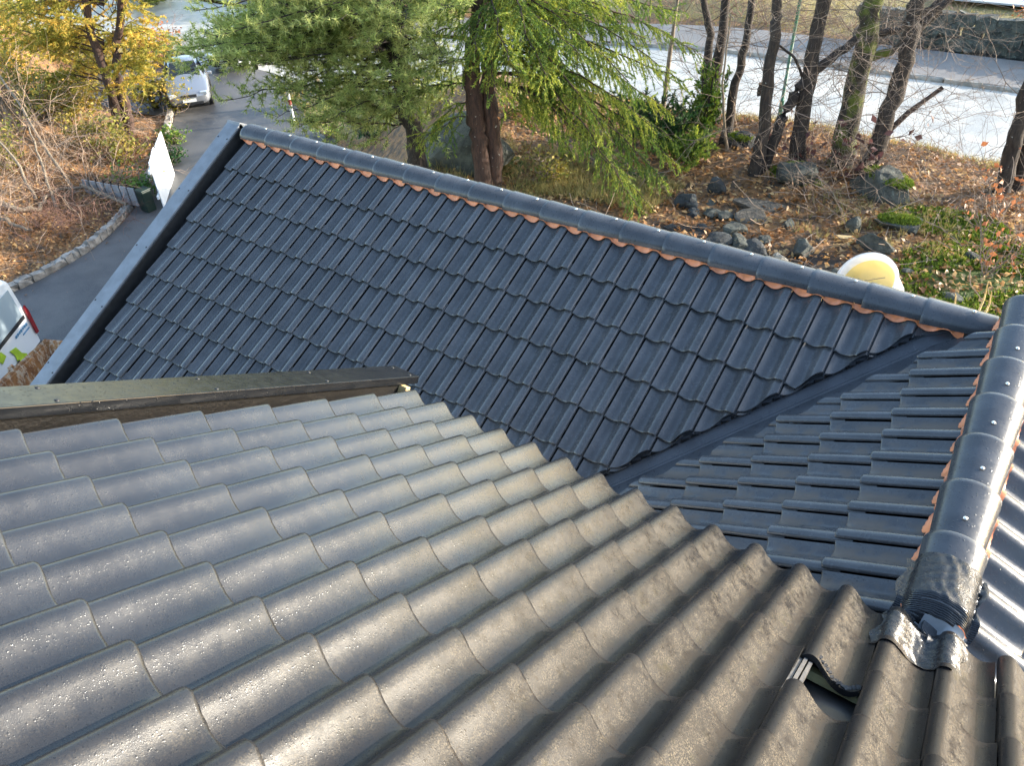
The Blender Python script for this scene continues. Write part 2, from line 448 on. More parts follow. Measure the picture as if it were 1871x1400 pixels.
def ridge_cap(mw, cutp=None):
    me = me_cap
    if cutp is not None:
        me = cut_copy(me, mw, cutp[0], cutp[1], M['cap']) or me
    o = link(bpy.data.objects.new('ridge_cap', me), ext); o.matrix_world = mw
    nl = link(bpy.data.objects.new('screw', me_nail), o); nl.matrix_world = mw@Matrix.Translation((.285, random.gauss(0, .004), .1065))@Matrix.Rotation(R(1.6), 4, 'Y'); return o
for i in range(19):
    x0 = -6.966-.285+i*.3765
    mw = Matrix.Translation((x0, APY, APWZ+.008))@Matrix.Rotation(R(-1.7)+random.gauss(0, .003), 4, 'Y')@Matrix.Rotation(random.gauss(0, .006), 4, 'X')@Matrix.Rotation(random.gauss(0, .004), 4, 'Z')
    mw = Matrix.Translation((0, 0, .0)) @ mw
    ridge_cap(mw, ((-.0, .06, 0), (1, -.35, 0)) if i >= 18 else None)
for i in range(7):
    y0 = .17-i*.3875
    mw = Matrix.Translation((APX+random.gauss(0, .002), y0+.0, APZ+.012))@Matrix.Rotation(R(90), 4, 'Z')@Matrix.Rotation(R(-1.7), 4, 'Y')@Matrix.Rotation(random.gauss(0, .006), 4, 'X')
    # wide end points away from the near roof
    mw = Matrix.Translation((APX+random.gauss(0, .002), y0, APZ+.012))@Matrix.Rotation(R(-90), 4, 'Z')@Matrix.Rotation(R(-1.7), 4, 'Y')@Matrix.Rotation(random.gauss(0, .005), 4, 'X')
    ridge_cap(mw)

# --- ridge roll: pleated strip dressed over the tiles below the caps
def roll(name, fn, a0, a1, origin, w, sgn, s_top, s_bot, tuck):
    V = []; F = []; n = int(abs(a1-a0)/.0125); rows = 4
    for q in range(n+1):
        a = a0+(a1-a0)*q/n; u = ((a-origin)*sgn/w) % 1.0
        h = np.interp(u, [p[0] for p in PROF_NEW], [p[1] for p in PROF_NEW])
        h = .6*h+.4*.5*(np.interp((u+.05) % 1, [p[0] for p in PROF_NEW], [p[1] for p in PROF_NEW])+np.interp((u-.05) % 1, [p[0] for p in PROF_NEW], [p[1] for p in PROF_NEW]))
        for r in range(rows):
            t = r/(rows-1); s = s_top+(s_bot-tuck*min(1, h/.045)-s_top)*t
            hh = (.060)*(1-t)**1.5+(h+.024)*(1-(1-t)**1.5)
            V.append(fn(a, s+(.002 if q % 2 else 0), hh+(.0012 if q % 2 else -.0012)))
    F = [[q*rows+r, (q+1)*rows+r, (q+1)*rows+r+1, q*rows+r+1] for q in range(n) for r in range(rows-1)]
    return obj(name, mesh_np(name, V, F, True), ext, M['copper'])
roll('ridge_roll', onW, -7.24, -.2, -6.992, W_W, -1, .03, .070, .012)
roll('ridge_roll', onS, .05, -2.62, -.4311, W_W*S_K, 1, -.02, .056, .050)
roll('ridge_roll', onE, .1, -2.62, -.53, W_W*S_K, -1, .07, .145, .03)

# --- valley channel between the two slopes
def vpt(t, off, side, h):
    # valley line y = x + .23 ; t is metres of run, off sideways distance within the slope
    x = -t; y = x+.23
    if side > 0:   # on the wing slope
        yy = min(y+off*.7071, .03); return Vector((x-off*.7071, yy, yy*math.tan(AW)-.055+h))
    return Vector((x+off*.7071, y-off*.7071, .07+(x+off*.7071)*math.tan(AS)+h))
b = MB(); prof = [(1, .24, .012), (1, .115, -.012), (1, .11, .004), (1, .10, .004), (1, .095, -.014), (1, .012, -.012), (1, 0, .002), (0, .012, -.012), (0, .13, -.012), (0, .24, -.012)]
ts = [.13, .42, .424, 1.0, 1.6, 2.2, 2.8, 3.3]
for it, t in enumerate(ts):
    for sd, off, h in prof: b.v.append(vpt(t, off, 1 if sd else -1, h+(.0035 if it in (0, 1) else 0)))
k = len(prof); b.f = [[i*k+j, i*k+j+1, (i+1)*k+j+1, (i+1)*k+j] for i in range(len(ts)-1) for j in range(k-1)]
b.build('valley_flashing', M['valley'], ext)
# black strip under the cut tiles, drawing in the shadow gap
b = MB()
for q in range(60):
    t = .2+q*.05; b.box((vpt(t, .092+random.gauss(0, .002), 1, -.022+random.gauss(0, .002))), (.075, .012, .03), Matrix.Rotation(R(45), 3, 'Z'))
b.build('shadow_strip', M['black'], ext)
# verge: painted sheet metal cap along the gable edge, dark gap beside the tiles
b = MB()
def verge_w(x0, x1, h0, h1, s0, s1, mat, name):
    bb = MB(); P = [onW(x0, s0, h0), onW(x1, s0, h0), onW(x1, s0, h1), onW(x0, s0, h1)]; Q = [p+Vector(EYW)*(s1-s0) for p in P]
    bb.add(P+Q, [[0, 1, 2, 3], [7, 6, 5, 4], [0, 4, 5, 1], [1, 5, 6, 2], [2, 6, 7, 3], [3, 7, 4, 0]])
    return bevel(bb.build(name, mat, ext), .004, 2)
vf = verge_w(-7.53, -7.335, -.06, .115, -.10, 3.98, M['flash_pale'], 'verge_flashing')
verge_w(-7.33, -7.318, -.05, .10, -.05, 3.95, M['black'], 'verge_board')
for s in (.12, .82, 1.55, 2.3, 3.1):
    for x in (-7.505, -7.36):
        o = link(bpy.data.objects.new('screw', me_dark), vf); o.matrix_world = frame(onW(x, s+random.gauss(0, .03), .1155), EYW, EZW)
# far half of the gable flashing
bb = MB(); P = [onN(-7.53, -.09, -.06), onN(-7.335, -.09, -.06), onN(-7.335, -.09, .10), onN(-7.53, -.09, .10)]; Q = [p+Vector(EYN)*3.5 for p in P]
bb.add(P+Q, [[0, 1, 2, 3], [7, 6, 5, 4], [0, 4, 5, 1], [1, 5, 6, 2], [2, 6, 7, 3], [3, 7, 4, 0]]); bevel(bb.build('verge_flashing', M['flash_pale'], ext), .004, 2)
# bird dropping on a tile
b = MB(); pd = at(1086, 652, d=1); vv = pd-CAM; nW = Vector(EZW); tt = (onW(0, 0, .05)-CAM).dot(nW)/vv.dot(nW); p0 = CAM+vv*tt
for q in range(12):
    p = p0+Vector((random.gauss(0, .012)+.03*(q/20-.5), 0, 0))+Vector(EYW)*((q/20-.5)*-.12+random.gauss(0, .012))+nW*.004
    rr = random.uniform(.0015, .004); b.add([p+Vector((rr*math.cos(a), 0, 0))+Vector(EYW)*(rr*1.8*math.sin(a))+nW*(.003*math.sin(a*2)) for a in [k*math.pi/3 for k in range(6)]], [[0, 1, 2, 3, 4, 5]])
b.build('bird_dropping', simple('chalky white', (.7, .7, .7), .8), slopeW)
# walls of the wing
b = MB(); b.prism([(-7.25, -3.15, -5.9), (2.0, -3.15, -5.9), (2.0, 2.7, -5.9), (-7.25, 2.7, -5.9)], (0, 0, 1), 4.05)
b.prism([(-7.25, -3.1, -1.85), (-7.25, .05, -.12), (-7.25, 2.65, -1.55)], (1, 0, 0), .2)
b.build('wall', M['wall'], ext)

# ================================================================== near roof
near = empty('house', (0, 0, 0))
tag(near, 'taller house roof of weathered grey-brown concrete tiles with one tile missing', 'house')
FY = -.02303; OX, OY, OZ = -2.7223, -2.6404, .2134-.090/math.cos(AF)
EXF = Vector((math.cos(FY), math.sin(FY), 0)); DWN = Vector((-math.sin(FY), math.cos(FY), 0))
EYF = DWN*math.cos(AF)+Vector((0, 0, -math.sin(AF))); EZF = DWN*math.sin(AF)+Vector((0, 0, math.cos(AF)))
def onF(X, s, h): return Vector((OX, OY, OZ))+EXF*X-EYF*s+EZF*h    # s measured up the slope from the eave
WF, GF, LF = .2059, .363, .436
me_old = [sharpen(tile_mesh('roof_tile', WF, LF, PROF_OLD, .029, .021, M['old'], 40+s)) for s in range(4)]
b = MB(); P = [onF(-.2, -.02, -.045), onF(5.2, -.02, -.045), onF(5.2, 4.6, -.045), onF(-.2, 4.6, -.045)]; b.prism(P, -EZF, .02)
slopeF = b.build('roof_slope', M['black'], near)
MISS = (12, 2)
for k in range(0, 22):
    for r in range(0, 12):
        if (k, r) == MISS: continue
        mw = jitter(frame(onF((k-.16)*WF, r*GF+LF, 0), EYF, EZF), 1.3)
        o = link(bpy.data.objects.new('roof_tile', me_old[(k*5+r*3) % 4]), slopeF); o.matrix_world = mw
# under the missing tile: batten, ribs of the neighbour's side lock
b = MB(); P = [onF(2.2, 2*GF+.005, -.035), onF(3.0, 2*GF+.005, -.035), onF(3.0, 2*GF+.005, -.003), onF(2.2, 2*GF+.005, -.003)]; b.prism(P, -EYF, .045)
b.build('batten', M['batten'], near)
b = MB()
for q, (dx, hh) in enumerate(((-.004, .032), (.012, .040), (.030, .036))):
    P = [onF((12-.16)*WF+dx, 2*GF+.075, hh+.004), onF((12-.16)*WF+dx+.012, 2*GF+.075, hh+.004), onF((12-.16)*WF+dx+.012, 2*GF+.075, hh-.03), onF((12-.16)*WF+dx, 2*GF+.075, hh-.03)]
    b.prism(P, -EYF, GF-.075)
lockm = simple('raw concrete side lock', (.09, .085, .08), .75, .25, 30, bump=.3)
b.build('side_lock', lockm, near)
# mortar crumbs at the exposed head of the tile below the gap
b = MB()
for q in range(14):
    t = q/13; X = (12-.16)*WF+(.28+.68*t)*WF; h = np.interp(.28+.68*t, [p[0] for p in PROF_OLD], [p[1] for p in PROF_OLD])
    c = onF(X, GF+LF-.02+random.gauss(0, .006), h+.004)
    b.box(c, (.009+random.random()*.009, .008+random.random()*.010, .006), Matrix.Rotation(random.random()*3, 3, 'Z'))
b.build('mortar', simple('old mortar', (.055, .052, .05), .85, .3, 30, bump=.4), near)
# verge of the near roof: brown board with a dark sheet metal cap and the cut end of a batten
def bar_f(X0, X1, h0, h1, s0, s1, name, mat):
    P = [onF(X0, s0, h0), onF(X1, s0, h0), onF(X1, s0, h1), onF(X0, s0, h1)]; bb = MB(); Q = [p-EYF*(s1-s0) for p in P]
    bb.add(P+Q, [[0, 1, 2, 3], [7, 6, 5, 4], [0, 4, 5, 1], [1, 5, 6, 2], [2, 6, 7, 3], [3, 7, 4, 0]])
    return bevel(bb.build(name, mat, near), .004, 2)
vf = bar_f(-.285, -.085, .090, .137, -.12, 4.6, 'verge_flashing', M['flash'])
bar_f(-.13, -.10, -.05, .088, .03, 4.55, 'barge_board', M['brownboard'])
bar_f(-.28, -.255, -.25, .088, -.02, 4.55, 'barge_board', M['brownboard'])
bar_f(-.105, -.045, .040, .089, -.005, .035, 'batten_end', M['wood'])
for s in (-.06, .62, 1.3, 2.0, 2.7):
    for X in (-.25, -.115):
        o = link(bpy.data.objects.new('screw', me_dark), vf); o.matrix_world = frame(onF(X, s, .1375), EYF, EZF)
# walls of the near house
b = MB(); b.prism([(-2.75, -9.5, -5.9), (2.8, -9.5, -5.9), (2.8, -2.95, -5.9), (-2.75, -2.95, -5.9)], (0, 0, 1), 6.0); b.build('wall', M['wall'], near)
# foil tape dressed from the end of the ridge caps onto the near roof
def cap_h(x):
    q = abs(x-APX)/.135
    return APZ+.012+.118*math.sqrt(max(0, 1-q*q))**.8 if q < 1 else -9
def f_h(x, y):
    q = Vector((x-OX, y-OY, 0)); X = q.dot(EXF); dn = q.dot(DWN); s = -dn/math.cos(AF)
    u = ((X/WF+.16) % 1.0); rr = (s/GF) % 1.0
    h = np.interp(u, [p[0] for p in PROF_OLD], [p[1] for p in PROF_OLD]) + .029*(1-rr*.82)
    return OZ+s*math.sin(AF)+(h)/math.cos(AF)
V = []; nx, ny = 44, 60; xs = np.linspace(APX-.165, APX+.155, nx); ysv = np.linspace(-2.32, -3.02, ny); Fh = {}
for jy, y in enumerate(ysv):
    for ix, x in enumerate(xs):
        xx = x-.09*max(0, (-2.55-y))+.012*math.sin(y*31)+.008*math.sin(x*40)
        hc = cap_h(xx) if y > -2.56 else -9
        hf = f_h(xx, y) if y < -2.62 else -9
        t = min(1, max(0, (-2.50-y)/.2)); t = t*t*(3-2*t)
        lo = max(hc, APZ-.02) if hc > -8 else cap_h(max(APX-.13, min(APX+.13, xx)))-.25*max(0, -2.56-y)/.2
        z = max(hf, lo*(1-t)+(hf if hf > -8 else lo)*t)+.006+.0018*math.sin(x*95+y*40)+.0018*math.sin(x*47-y*113)
        if y > -2.56 and xx < APX-.13: z = min(z, APZ+.02)
        V.append((xx, y, z))
    pass
faces = []; torn = []
for jy in range(ny-1):
    for ix in range(nx-1):
        cx = (xs[ix]+xs[ix+1])/2; cy = (ysv[jy]+ysv[jy+1])/2
        q = (cx-APX-.03)/.105; lo = -2.625-.035*(1-q*q) if abs(q) < 1 else 0; hi = -2.615+.010*q
        f = [jy*nx+ix, jy*nx+ix+1, (jy+1)*nx+ix+1, (jy+1)*nx+ix]
        (torn if abs(q) < 1 and lo < cy < hi else faces).append(f)
tp = obj('foil_tape', mesh_np('foil_tape', V, faces, True), near, M['tape'])
if torn: obj('tape_backing', mesh_np('tape_backing', [(v[0], v[1], v[2]-.008) for v in V], torn, True), tp, M['tape_back'])

# ================================================================== GROUND
def sstep(a, b, x):
    t = np.clip((x-a)/(b-a), 0, 1); return t*t*(3-2*t)
DRIVE = np.array([(-13.6, -14), (-14.9, -6), (-15.7, -2), (-15.75, 2), (-16.4, 4.6), (-18.2, 7.4), (-21.0, 10.3), (-24.2, 13.2), (-27.5, 16.5)], float)
def smooth_line(P, n=8):
    out = []
    for i in range(len(P)-1):
        p0, p1, p2, p3 = P[max(i-1, 0)], P[i], P[i+1], P[min(i+2, len(P)-1)]
        for q in range(n):
            t = q/n; out.append(.5*((2*p1)+(-p0+p2)*t+(2*p0-5*p1+4*p2-p3)*t*t+(-p0+3*p1-3*p2+p3)*t**3))
    out.append(P[-1]); return np.array(out)
DL = smooth_line(DRIVE); HW = 2.62
def drive_dist(x, y):
    """signed distance to the drive's centre line, positive on the garden side"""
    best = np.full(np.shape(x), 1e9); sg = np.ones(np.shape(x))
    for a, b_ in zip(DL[:-1], DL[1:]):
        d = b_-a; L2 = (d*d).sum(); t = np.clip(((x-a[0])*d[0]+(y-a[1])*d[1])/L2, 0, 1)
        ex = x-a[0]-t*d[0]; ey = y-a[1]-t*d[1]; dd = np.hypot(ex, ey); s = np.where(d[1]*ex-d[0]*ey > 0, 1., -1.)
        m = dd < best; best = np.where(m, dd, best); sg = np.where(m, s, sg)
    return best*sg
def zroad(x): return -5.0-1.0*sstep(-9, -24, x)*1.0 if False else -5.0-sstep(9, 24, -x)
def vnoise(x, y, f, seed):
    r = np.random.default_rng(seed); out = 0
    for q in range(5):
        a = r.uniform(0, 6.28); ph = r.uniform(0, 6.28); k = f*r.uniform(.6, 1.7)
        out = out+np.sin((x*math.cos(a)+y*math.sin(a))*k+ph+1.3*np.sin((y*math.cos(a)-x*math.sin(a))*k*.7+ph*2))
    return out/5
def height(x, y):
    x = np.asarray(x, float); y = np.asarray(y, float)
    g = -3.0+.16*vnoise(x, y, .9, 1)+.06*vnoise(x, y, 2.6, 2)-.35*sstep(6, 2, y)*sstep(-7, -3, x)
    dd = drive_dist(x, y)
    tr = sstep(HW+.3, HW+4.2, dd); zr = -6+(g+6)*tr
    tl = sstep(HW+.2, HW+9, -dd); zl = -5.93+tl*(2.2+.35*vnoise(x, y, .8, 3))+.10*vnoise(x, y, 2.2, 4)*sstep(HW+.2, HW+1.5, -dd)
    z = np.where(dd > 0, zr, zl)
    z = np.where(np.abs(dd) < HW+.25, -6.03, z)
    ap = 1-sstep(.85, 1.35, np.hypot((x+27.6)/4.6, (y-12.4)/3.0)); z = z*(1-ap)+(-6.03)*ap
    zs = zroad(x)
    t = sstep(10.6, 14.4, y); zz = z*(1-t)+(zs-.04)*t
    far = sstep(24.6, 30, y); zz = zz+far*(.9*sstep(7, 14, -x)+.10*vnoise(x, y, .8, 5))+sstep(34, 90, y)*3*sstep(10, 30, -x)
    return np.where((y > 14.6) & (y < 24.4), zs-.05, zz)
gx = np.unique(np.concatenate([np.linspace(-400, -70, 12), np.linspace(-70, -28, 36), np.linspace(-28, 6, 150), np.linspace(6, 40, 20), np.linspace(40, 400, 12)]))
gy = np.unique(np.concatenate([np.linspace(-300, -20, 12), np.linspace(-20, -2, 20), np.linspace(-2, 27, 130), np.linspace(27, 70, 45), np.linspace(70, 500, 12)]))
X, Y = np.meshgrid(gx, gy); Z = height(X, Y)
V = np.stack([X.ravel(), Y.ravel(), Z.ravel()], 1); nxg = len(gx); ii = np.arange(len(gy)-1)[:, None]*nxg+np.arange(nxg-1)[None, :]
Fg = np.stack([ii, ii+1, ii+1+nxg, ii+nxg], -1).reshape(-1, 4)
gme = mesh_np('ground', V, Fg, True)
# what grows where: red moss, green bare soil, blue dry grass
def blob(x, y, cx, cy, rx, ry): return np.clip(1.25-np.hypot((x-cx)/rx, (y-cy)/ry), 0, 1)
vx, vy = V[:, 0], V[:, 1]
moss = np.maximum.reduce([blob(vx, vy, .6, 6.4, 2.2, 1.6), blob(vx, vy, -1.0, 8.0, 1.1, .6), blob(vx, vy, -3.6, 8.6, .6, .4), blob(vx, vy, -6.2, 7.2, .9, .7), blob(vx, vy, -8.6, 6.6, .7, .6), blob(vx, vy, -.2, 5.2, 1.0, .6)])
soil = np.maximum.reduce([blob(vx, vy, -2.3, 5.4, 1.7, 1.0), blob(vx, vy, -.4, 4.4, 1.4, .8), blob(vx, vy, -4.1, 5.6, 1.4, .5), blob(vx, vy, 1.2, 4.2, 1.3, .8)])
grass = np.maximum.reduce([sstep(10.4, 12.6, vy)*(1-sstep(14.7, 15, vy)), blob(vx, vy, -6.3, 6.5, 1.2, .8)*.8, sstep(24.8, 27, vy), blob(vx, vy, -2.2, 7.2, 1.0, .4)*.3])
ca = gme.color_attributes.new('cover', 'FLOAT_COLOR', 'POINT')
ca.data.foreach_set('color', np.stack([moss, soil, grass, np.ones_like(moss)], 1).astype(np.float32).ravel())
def mat_ground():
    m = NT('leaf strewn soil'); p = m.pos(); a = m.n('VertexColor', layer_name='cover'); sp = m.n('SeparateColor'); m.l(a.outputs[0], sp.inputs[0])
    n1 = m.noise(p, 3, 6, .65); n2 = m.noise(p, 22, 5, .7); v = m.vor(p, 16)
    leaf = m.n('SeparateColor'); m.l(v.outputs['Color'], leaf.inputs[0])
    c = m.mix(leaf.outputs[0], (.13, .070, .028), (.38, .185, .062)); c = m.mix(m.ramp(leaf.outputs[1], .6, 1, 0, .7), c, (.29, .17, .10))
    c = m.mix(m.ramp(n1, .42, .66, 0, .85), c, (.055, .042, .028))
    def msk(ch, amp=.55): return m.ramp(m.math('ADD', ch, m.math('MULTIPLY', m.math('SUBTRACT', m.noise(p, 4.5, 6, .7), .5), amp*2)), .38, .62)
    c = m.mix(msk(sp.outputs[1]), c, m.mix(n2, (.020, .014, .010), (.055, .040, .028)))
    c = m.mix(msk(sp.outputs[2]), c, m.mix(n2, (.17, .125, .045), (.34, .27, .10)))
    c = m.mix(msk(sp.outputs[0]), c, m.mix(n2, (.030, .055, .008), (.11, .15, .018)))
    m.col(c).rough(.85); m.bump(m.math('ADD', n2, m.math('MULTIPLY', v.outputs['Distance'], .6)), .8, .04); return m.m
ground = obj('ground', gme, None, mat_ground()); tag(ground, 'uneven garden and bank ground covered in brown fallen leaves', None, None, 'structure')

def mat_asphalt(name, c, dry, rough=.75):
    m = NT(name); p = m.pos(); n = m.noise(p, .8, 6, .6); g = m.noise(p, 60, 3)
    cc = m.mix(m.ramp(n, .35, .65), c, dry); cc = m.mix(m.ramp(g, .4, .7, 0, .35), cc, tuple(x*1.7 for x in dry))
    sp = m.vor(p, 9); s2 = m.n('SeparateColor'); m.l(sp.outputs['Color'], s2.inputs[0])
    cc = m.mix(m.math('MULTIPLY', m.ramp(s2.outputs[0], .93, .95), m.ramp(sp.outputs['Distance'], .16, .10)), cc, (.28, .15, .08))
    m.col(cc).rough(m.ramp(n, .3, .7, rough-.12, rough+.05)); m.bump(g, .35, .006); return m.m
M['drive'] = mat_asphalt('dark drive asphalt', (.034, .034, .036), (.100, .095, .090), .6)
M['street'] = mat_asphalt('pale worn street asphalt', (.27, .25, .215), (.50, .465, .40), .5)
M['pave'] = mat_asphalt('footway asphalt', (.15, .135, .12), (.21, .19, .17), .75)
# drive strip
V = []; prof = np.linspace(-HW, HW, 9)
T = np.gradient(DL, axis=0); T /= np.linalg.norm(T, axis=1)[:, None]; N = np.stack([T[:, 1], -T[:, 0]], 1)
for p, nn in zip(DL, N):
    for w in prof: V.append((p[0]+nn[0]*w, p[1]+nn[1]*w, -6.0+.03*(1-(w/HW)**2)))
k = len(prof); F = [[i*k+j, i*k+j+1, (i+1)*k+j+1, (i+1)*k+j] for i in range(len(DL)-1) for j in range(k-1)]
# forecourt where the drive meets the street
b = MB(); b.add(V, F)
b.add([(-27.6+4.4*math.cos(a)*1.02, 12.4+2.85*math.sin(a), -5.985) for a in [i*math.pi/16 for i in range(32)]]+[(-27.6, 12.4, -5.98)], [[i, (i+1) % 32, 32] for i in range(32)])
dr = b.build('drive', M['drive'], None, True); tag(dr, 'dark asphalt drive curving past the gable', None, None, 'structure')
b = MB(); xs = np.linspace(-60, 45, 106)
for x in xs:
    z = float(zroad(x))
    for y in np.linspace(14.7, 21.75, 6): b.v.append((x, y, z+.02+.05*(1-((y-18.2)/3.5)**2)))
k = 6; b.f = [[i*k+j, (i+1)*k+j, (i+1)*k+j+1, i*k+j+1] for i in range(len(xs)-1) for j in range(k-1)]
st = b.build('street', M['street'], None, True); tag(st, 'pale sunlit asphalt street beyond the bare trees', None, None, 'structure')
b = MB()
for x in xs:
    z = float(zroad(x)); b.v += [(x, 21.9, z+.13), (x, 24.5, z+.16)]
b.f = [[i*2, (i+1)*2, (i+1)*2+1, i*2+1] for i in range(len(xs)-1)]
pv = b.build('footway', M['pave'], None); tag(pv, 'asphalt footway along the far side of the street', None, None, 'structure')
b = MB(); b.prism([(-5.6, 31.5, -4.82), (30, 31.5, -4.82), (30, 70, -4.82), (-5.6, 70, -4.82)], (0, 0, 1), .06)
yd = b.build('yard', simple('pale grey paved yard', (.36, .37, .38), .7, .08, 2), None); tag(yd, 'pale grey paved yard behind the mossy wall', None, None, 'structure')

# kerbs of single stones
M['granite'] = simple('rough granite kerb', (.30, .27, .23), .85, .35, 5, bump=.6, bscale=25)
def stone_mesh(sx, sy, sz, seed, rough=.06):
    bm = bmesh.new(); bmesh.ops.create_cube(bm, size=1); bmesh.ops.subdivide_edges(bm, edges=bm.edges[:], cuts=1, use_grid_fill=True)
    r = random.Random(seed)
    for v in bm.verts:
        l = v.co.length; v.co = v.co*(1-.12*max(0, l-.55))
        v.co = Vector((v.co.x*sx, v.co.y*sy, v.co.z*sz))+Vector((r.gauss(0, rough*sx*.5), r.gauss(0, rough*sy), r.gauss(0, rough*sz)))
    me = bpy.data.meshes.new('stone'); bm.to_mesh(me); bm.free(); me.polygons.foreach_set('use_smooth', [False]*len(me.polygons)); return me
ks = [stone_mesh(.95, .17, .26, s) for s in range(5)]
for m_ in ks: m_.materials.append(M['granite'])
kb = MB(); kb.box((-18.3, 3, -6.2), (.2, .2, .2)); kerb = kb.build('kerb', M['granite'], None); tag(kerb, 'rough stone kerb edging the leafy bank along the drive', None, None, 'structure')
acc = 0
left = DL-N*(HW+.13)
for a, c_ in zip(left[:-1], left[1:]):
    L = float(np.linalg.norm(c_-a)); ang = math.atan2(c_[1]-a[1], c_[0]-a[0]); n = max(1, round(L/.55))
    for q in range(n):
        p = a+(c_-a)*((q+.5)/n)
        if p[1] < -6 or p[1] > 10.3: continue
        o = link(bpy.data.objects.new('kerb_stone', random.choice(ks)), kerb); o.location = (p[0], p[1], -5.965+random.gauss(0, .012)); o.rotation_euler = (random.gauss(0, .05), random.gauss(0, .03), ang+random.gauss(0, .04)); o.scale = (L/n/.95*1.02, 1, 1)
kb = MB(); kb.box((-20, 21.82, -5.5), (.2, .1, .1)); kerb2 = kb.build('kerb', M['granite'], None); tag(kerb2, 'granite kerb between the street and the far footway', None, None, 'structure')
for q in range(26):
    x = -19+q*1.02; o = link(bpy.data.objects.new('kerb_stone', ks[q % 5]), kerb2); o.location = (x, 21.83, float(zroad(x))+.02); o.rotation_euler = (0, 0, random.gauss(0, .01)); o.scale = (1.06, .7, .95)

# ================================================================== VEGETATION
def mat_bark(name, c1, c2, moss=0):
    m = NT(name); p = m.pos(); s = m.stretch(p, (9, 9, 1.6)); n = m.noise(s, 3, 6, .7); n2 = m.noise(p, 3, 5)
    c = m.mix(m.ramp(n, .3, .7), c1, c2)
    if moss: c = m.mix(m.ramp(n2, .60-.25*moss, .72-.2*moss, 0, .9), c, (.10, .12, .015))
    c = m.mix(m.ramp(m.noise(p, 18, 3), .68, .74, 0, .8), c, (.36, .36, .33))
    m.col(c).rough(.85); m.bump(n, .8, .03); return m.m
M['bark'] = mat_bark('dark rough bark', (.014, .010, .008), (.055, .040, .030))
M['bark_moss'] = mat_bark('mossy bark', (.016, .013, .009), (.05, .04, .026), .55)
M['bark_red'] = mat_bark('reddish conifer bark', (.022, .013, .010), (.085, .044, .030))
M['bark_pale'] = mat_bark('pale thin bark', (.14, .11, .075), (.30, .24, .17))
M['twig'] = simple('bare twig', (.20, .15, .115), .8, .35, 8)
M['twig_pale'] = simple('pale bare twig', (.31, .22, .155), .8, .35, 8)
M['twig_red'] = simple('reddish brush', (.20, .11, .08), .85, .4, 6)
def mat_leaf(name, c1, c2, c3=None, trans=.35, rough=.6):
    m = NT(name); i = m.island(); p = m.pos(); n = m.noise(p, 1.6, 4)
    c = m.mix(m.math('ADD', m.math('MULTIPLY', i, .6), m.math('MULTIPLY', m.ramp(n, .3, .7), .4)), c1, c2)
    if c3: c = m.mix(m.ramp(m.math('ADD', n, m.math('MULTIPLY', i, .25)), .58, .78), c, c3)
    m.col(c).rough(rough)
    t = m.n('BsdfTranslucent'); m.l(c, t.inputs[0]); mx = m.n('MixShader'); mx.inputs[0].default_value = trans
    m.l(m.b.outputs[0], mx.inputs[1]); m.l(t.outputs[0], mx.inputs[2]); m.l(mx.outputs[0], m.out.inputs[0]); return m.m
M['pine'] = mat_leaf('blue green pine needles', (.20, .26, .065), (.44, .51, .15), (.60, .61, .23), .6)
M['hemlock'] = mat_leaf('fresh green needle sprays', (.075, .15, .022), (.24, .35, .05), (.48, .50, .07), .5)
M['gold'] = mat_leaf('golden green sprays', (.24, .25, .04), (.52, .44, .07), (.74, .50, .10), .5)
M['shrub'] = mat_leaf('bright green shrub leaves', (.035, .10, .010), (.10, .22, .02), (.20, .26, .03))
M['dark'] = mat_leaf('dark evergreen leaves', (.018, .055, .012), (.05, .12, .022))
M['olive'] = mat_leaf('olive bank shrub leaves', (.14, .15, .025), (.32, .30, .05), (.42, .32, .06))
M['beech'] = mat_leaf('withered copper leaves', (.22, .075, .03), (.50, .20, .085), None, .3)
M['purple'] = mat_leaf('withered purple leaves', (.07, .028, .028), (.16, .07, .06), None, .25)
M['litter'] = mat_leaf('fallen leaves', (.18, .080, .026), (.52, .235, .070), (.62, .40, .17), .3, .5)
M['grass'] = mat_leaf('dry and green grass blades', (.18, .17, .045), (.46, .36, .14), None, .35)
M['mossclump'] = mat_leaf('moss tufts', (.075, .12, .012), (.24, .31, .03), None, .3, .9)

def rv(s=1.0): return Vector((random.gauss(0, s), random.gauss(0, s), random.gauss(0, s)))
def tubes_np(lines, n=3):
    """many thin tubes [(pts, radii)] as one vertex/face array"""
    V = []; F = []; base = 0; ang = [2*math.pi*k/n for k in range(n)]
    for pts, rad in lines:
        m = len(pts); P = np.array(pts, float); Tn = np.gradient(P, axis=0); Tn /= np.linalg.norm(Tn, axis=1)[:, None]+1e-9
        A = np.cross(Tn, (.31, .23, .92)); A /= np.linalg.norm(A, axis=1)[:, None]+1e-9; B = np.cross(Tn, A); rad = np.asarray(rad)[:, None]
        ring = np.stack([P+(A*math.cos(a)+B*math.sin(a))*rad for a in ang], 1).reshape(-1, 3); V.append(ring)
        i = np.arange(m-1)[:, None]*n+base; kk = np.arange(n)[None, :]; k2 = (kk+1) % n
        F.append(np.stack([i+kk, i+k2, i+n+k2, i+n+kk], -1).reshape(-1, 4)); base += m*n
    return np.concatenate(V), np.concatenate(F)
def wander(p, d, L, n, wob, trop=0.0):
    pts = [Vector(p)]; d = Vector(d).normalized()
    for i in range(n):
        d = (d+rv(wob)+Vector((0, 0, trop))).normalized(); pts.append(pts[-1]+d*(L/n))
    return pts, d
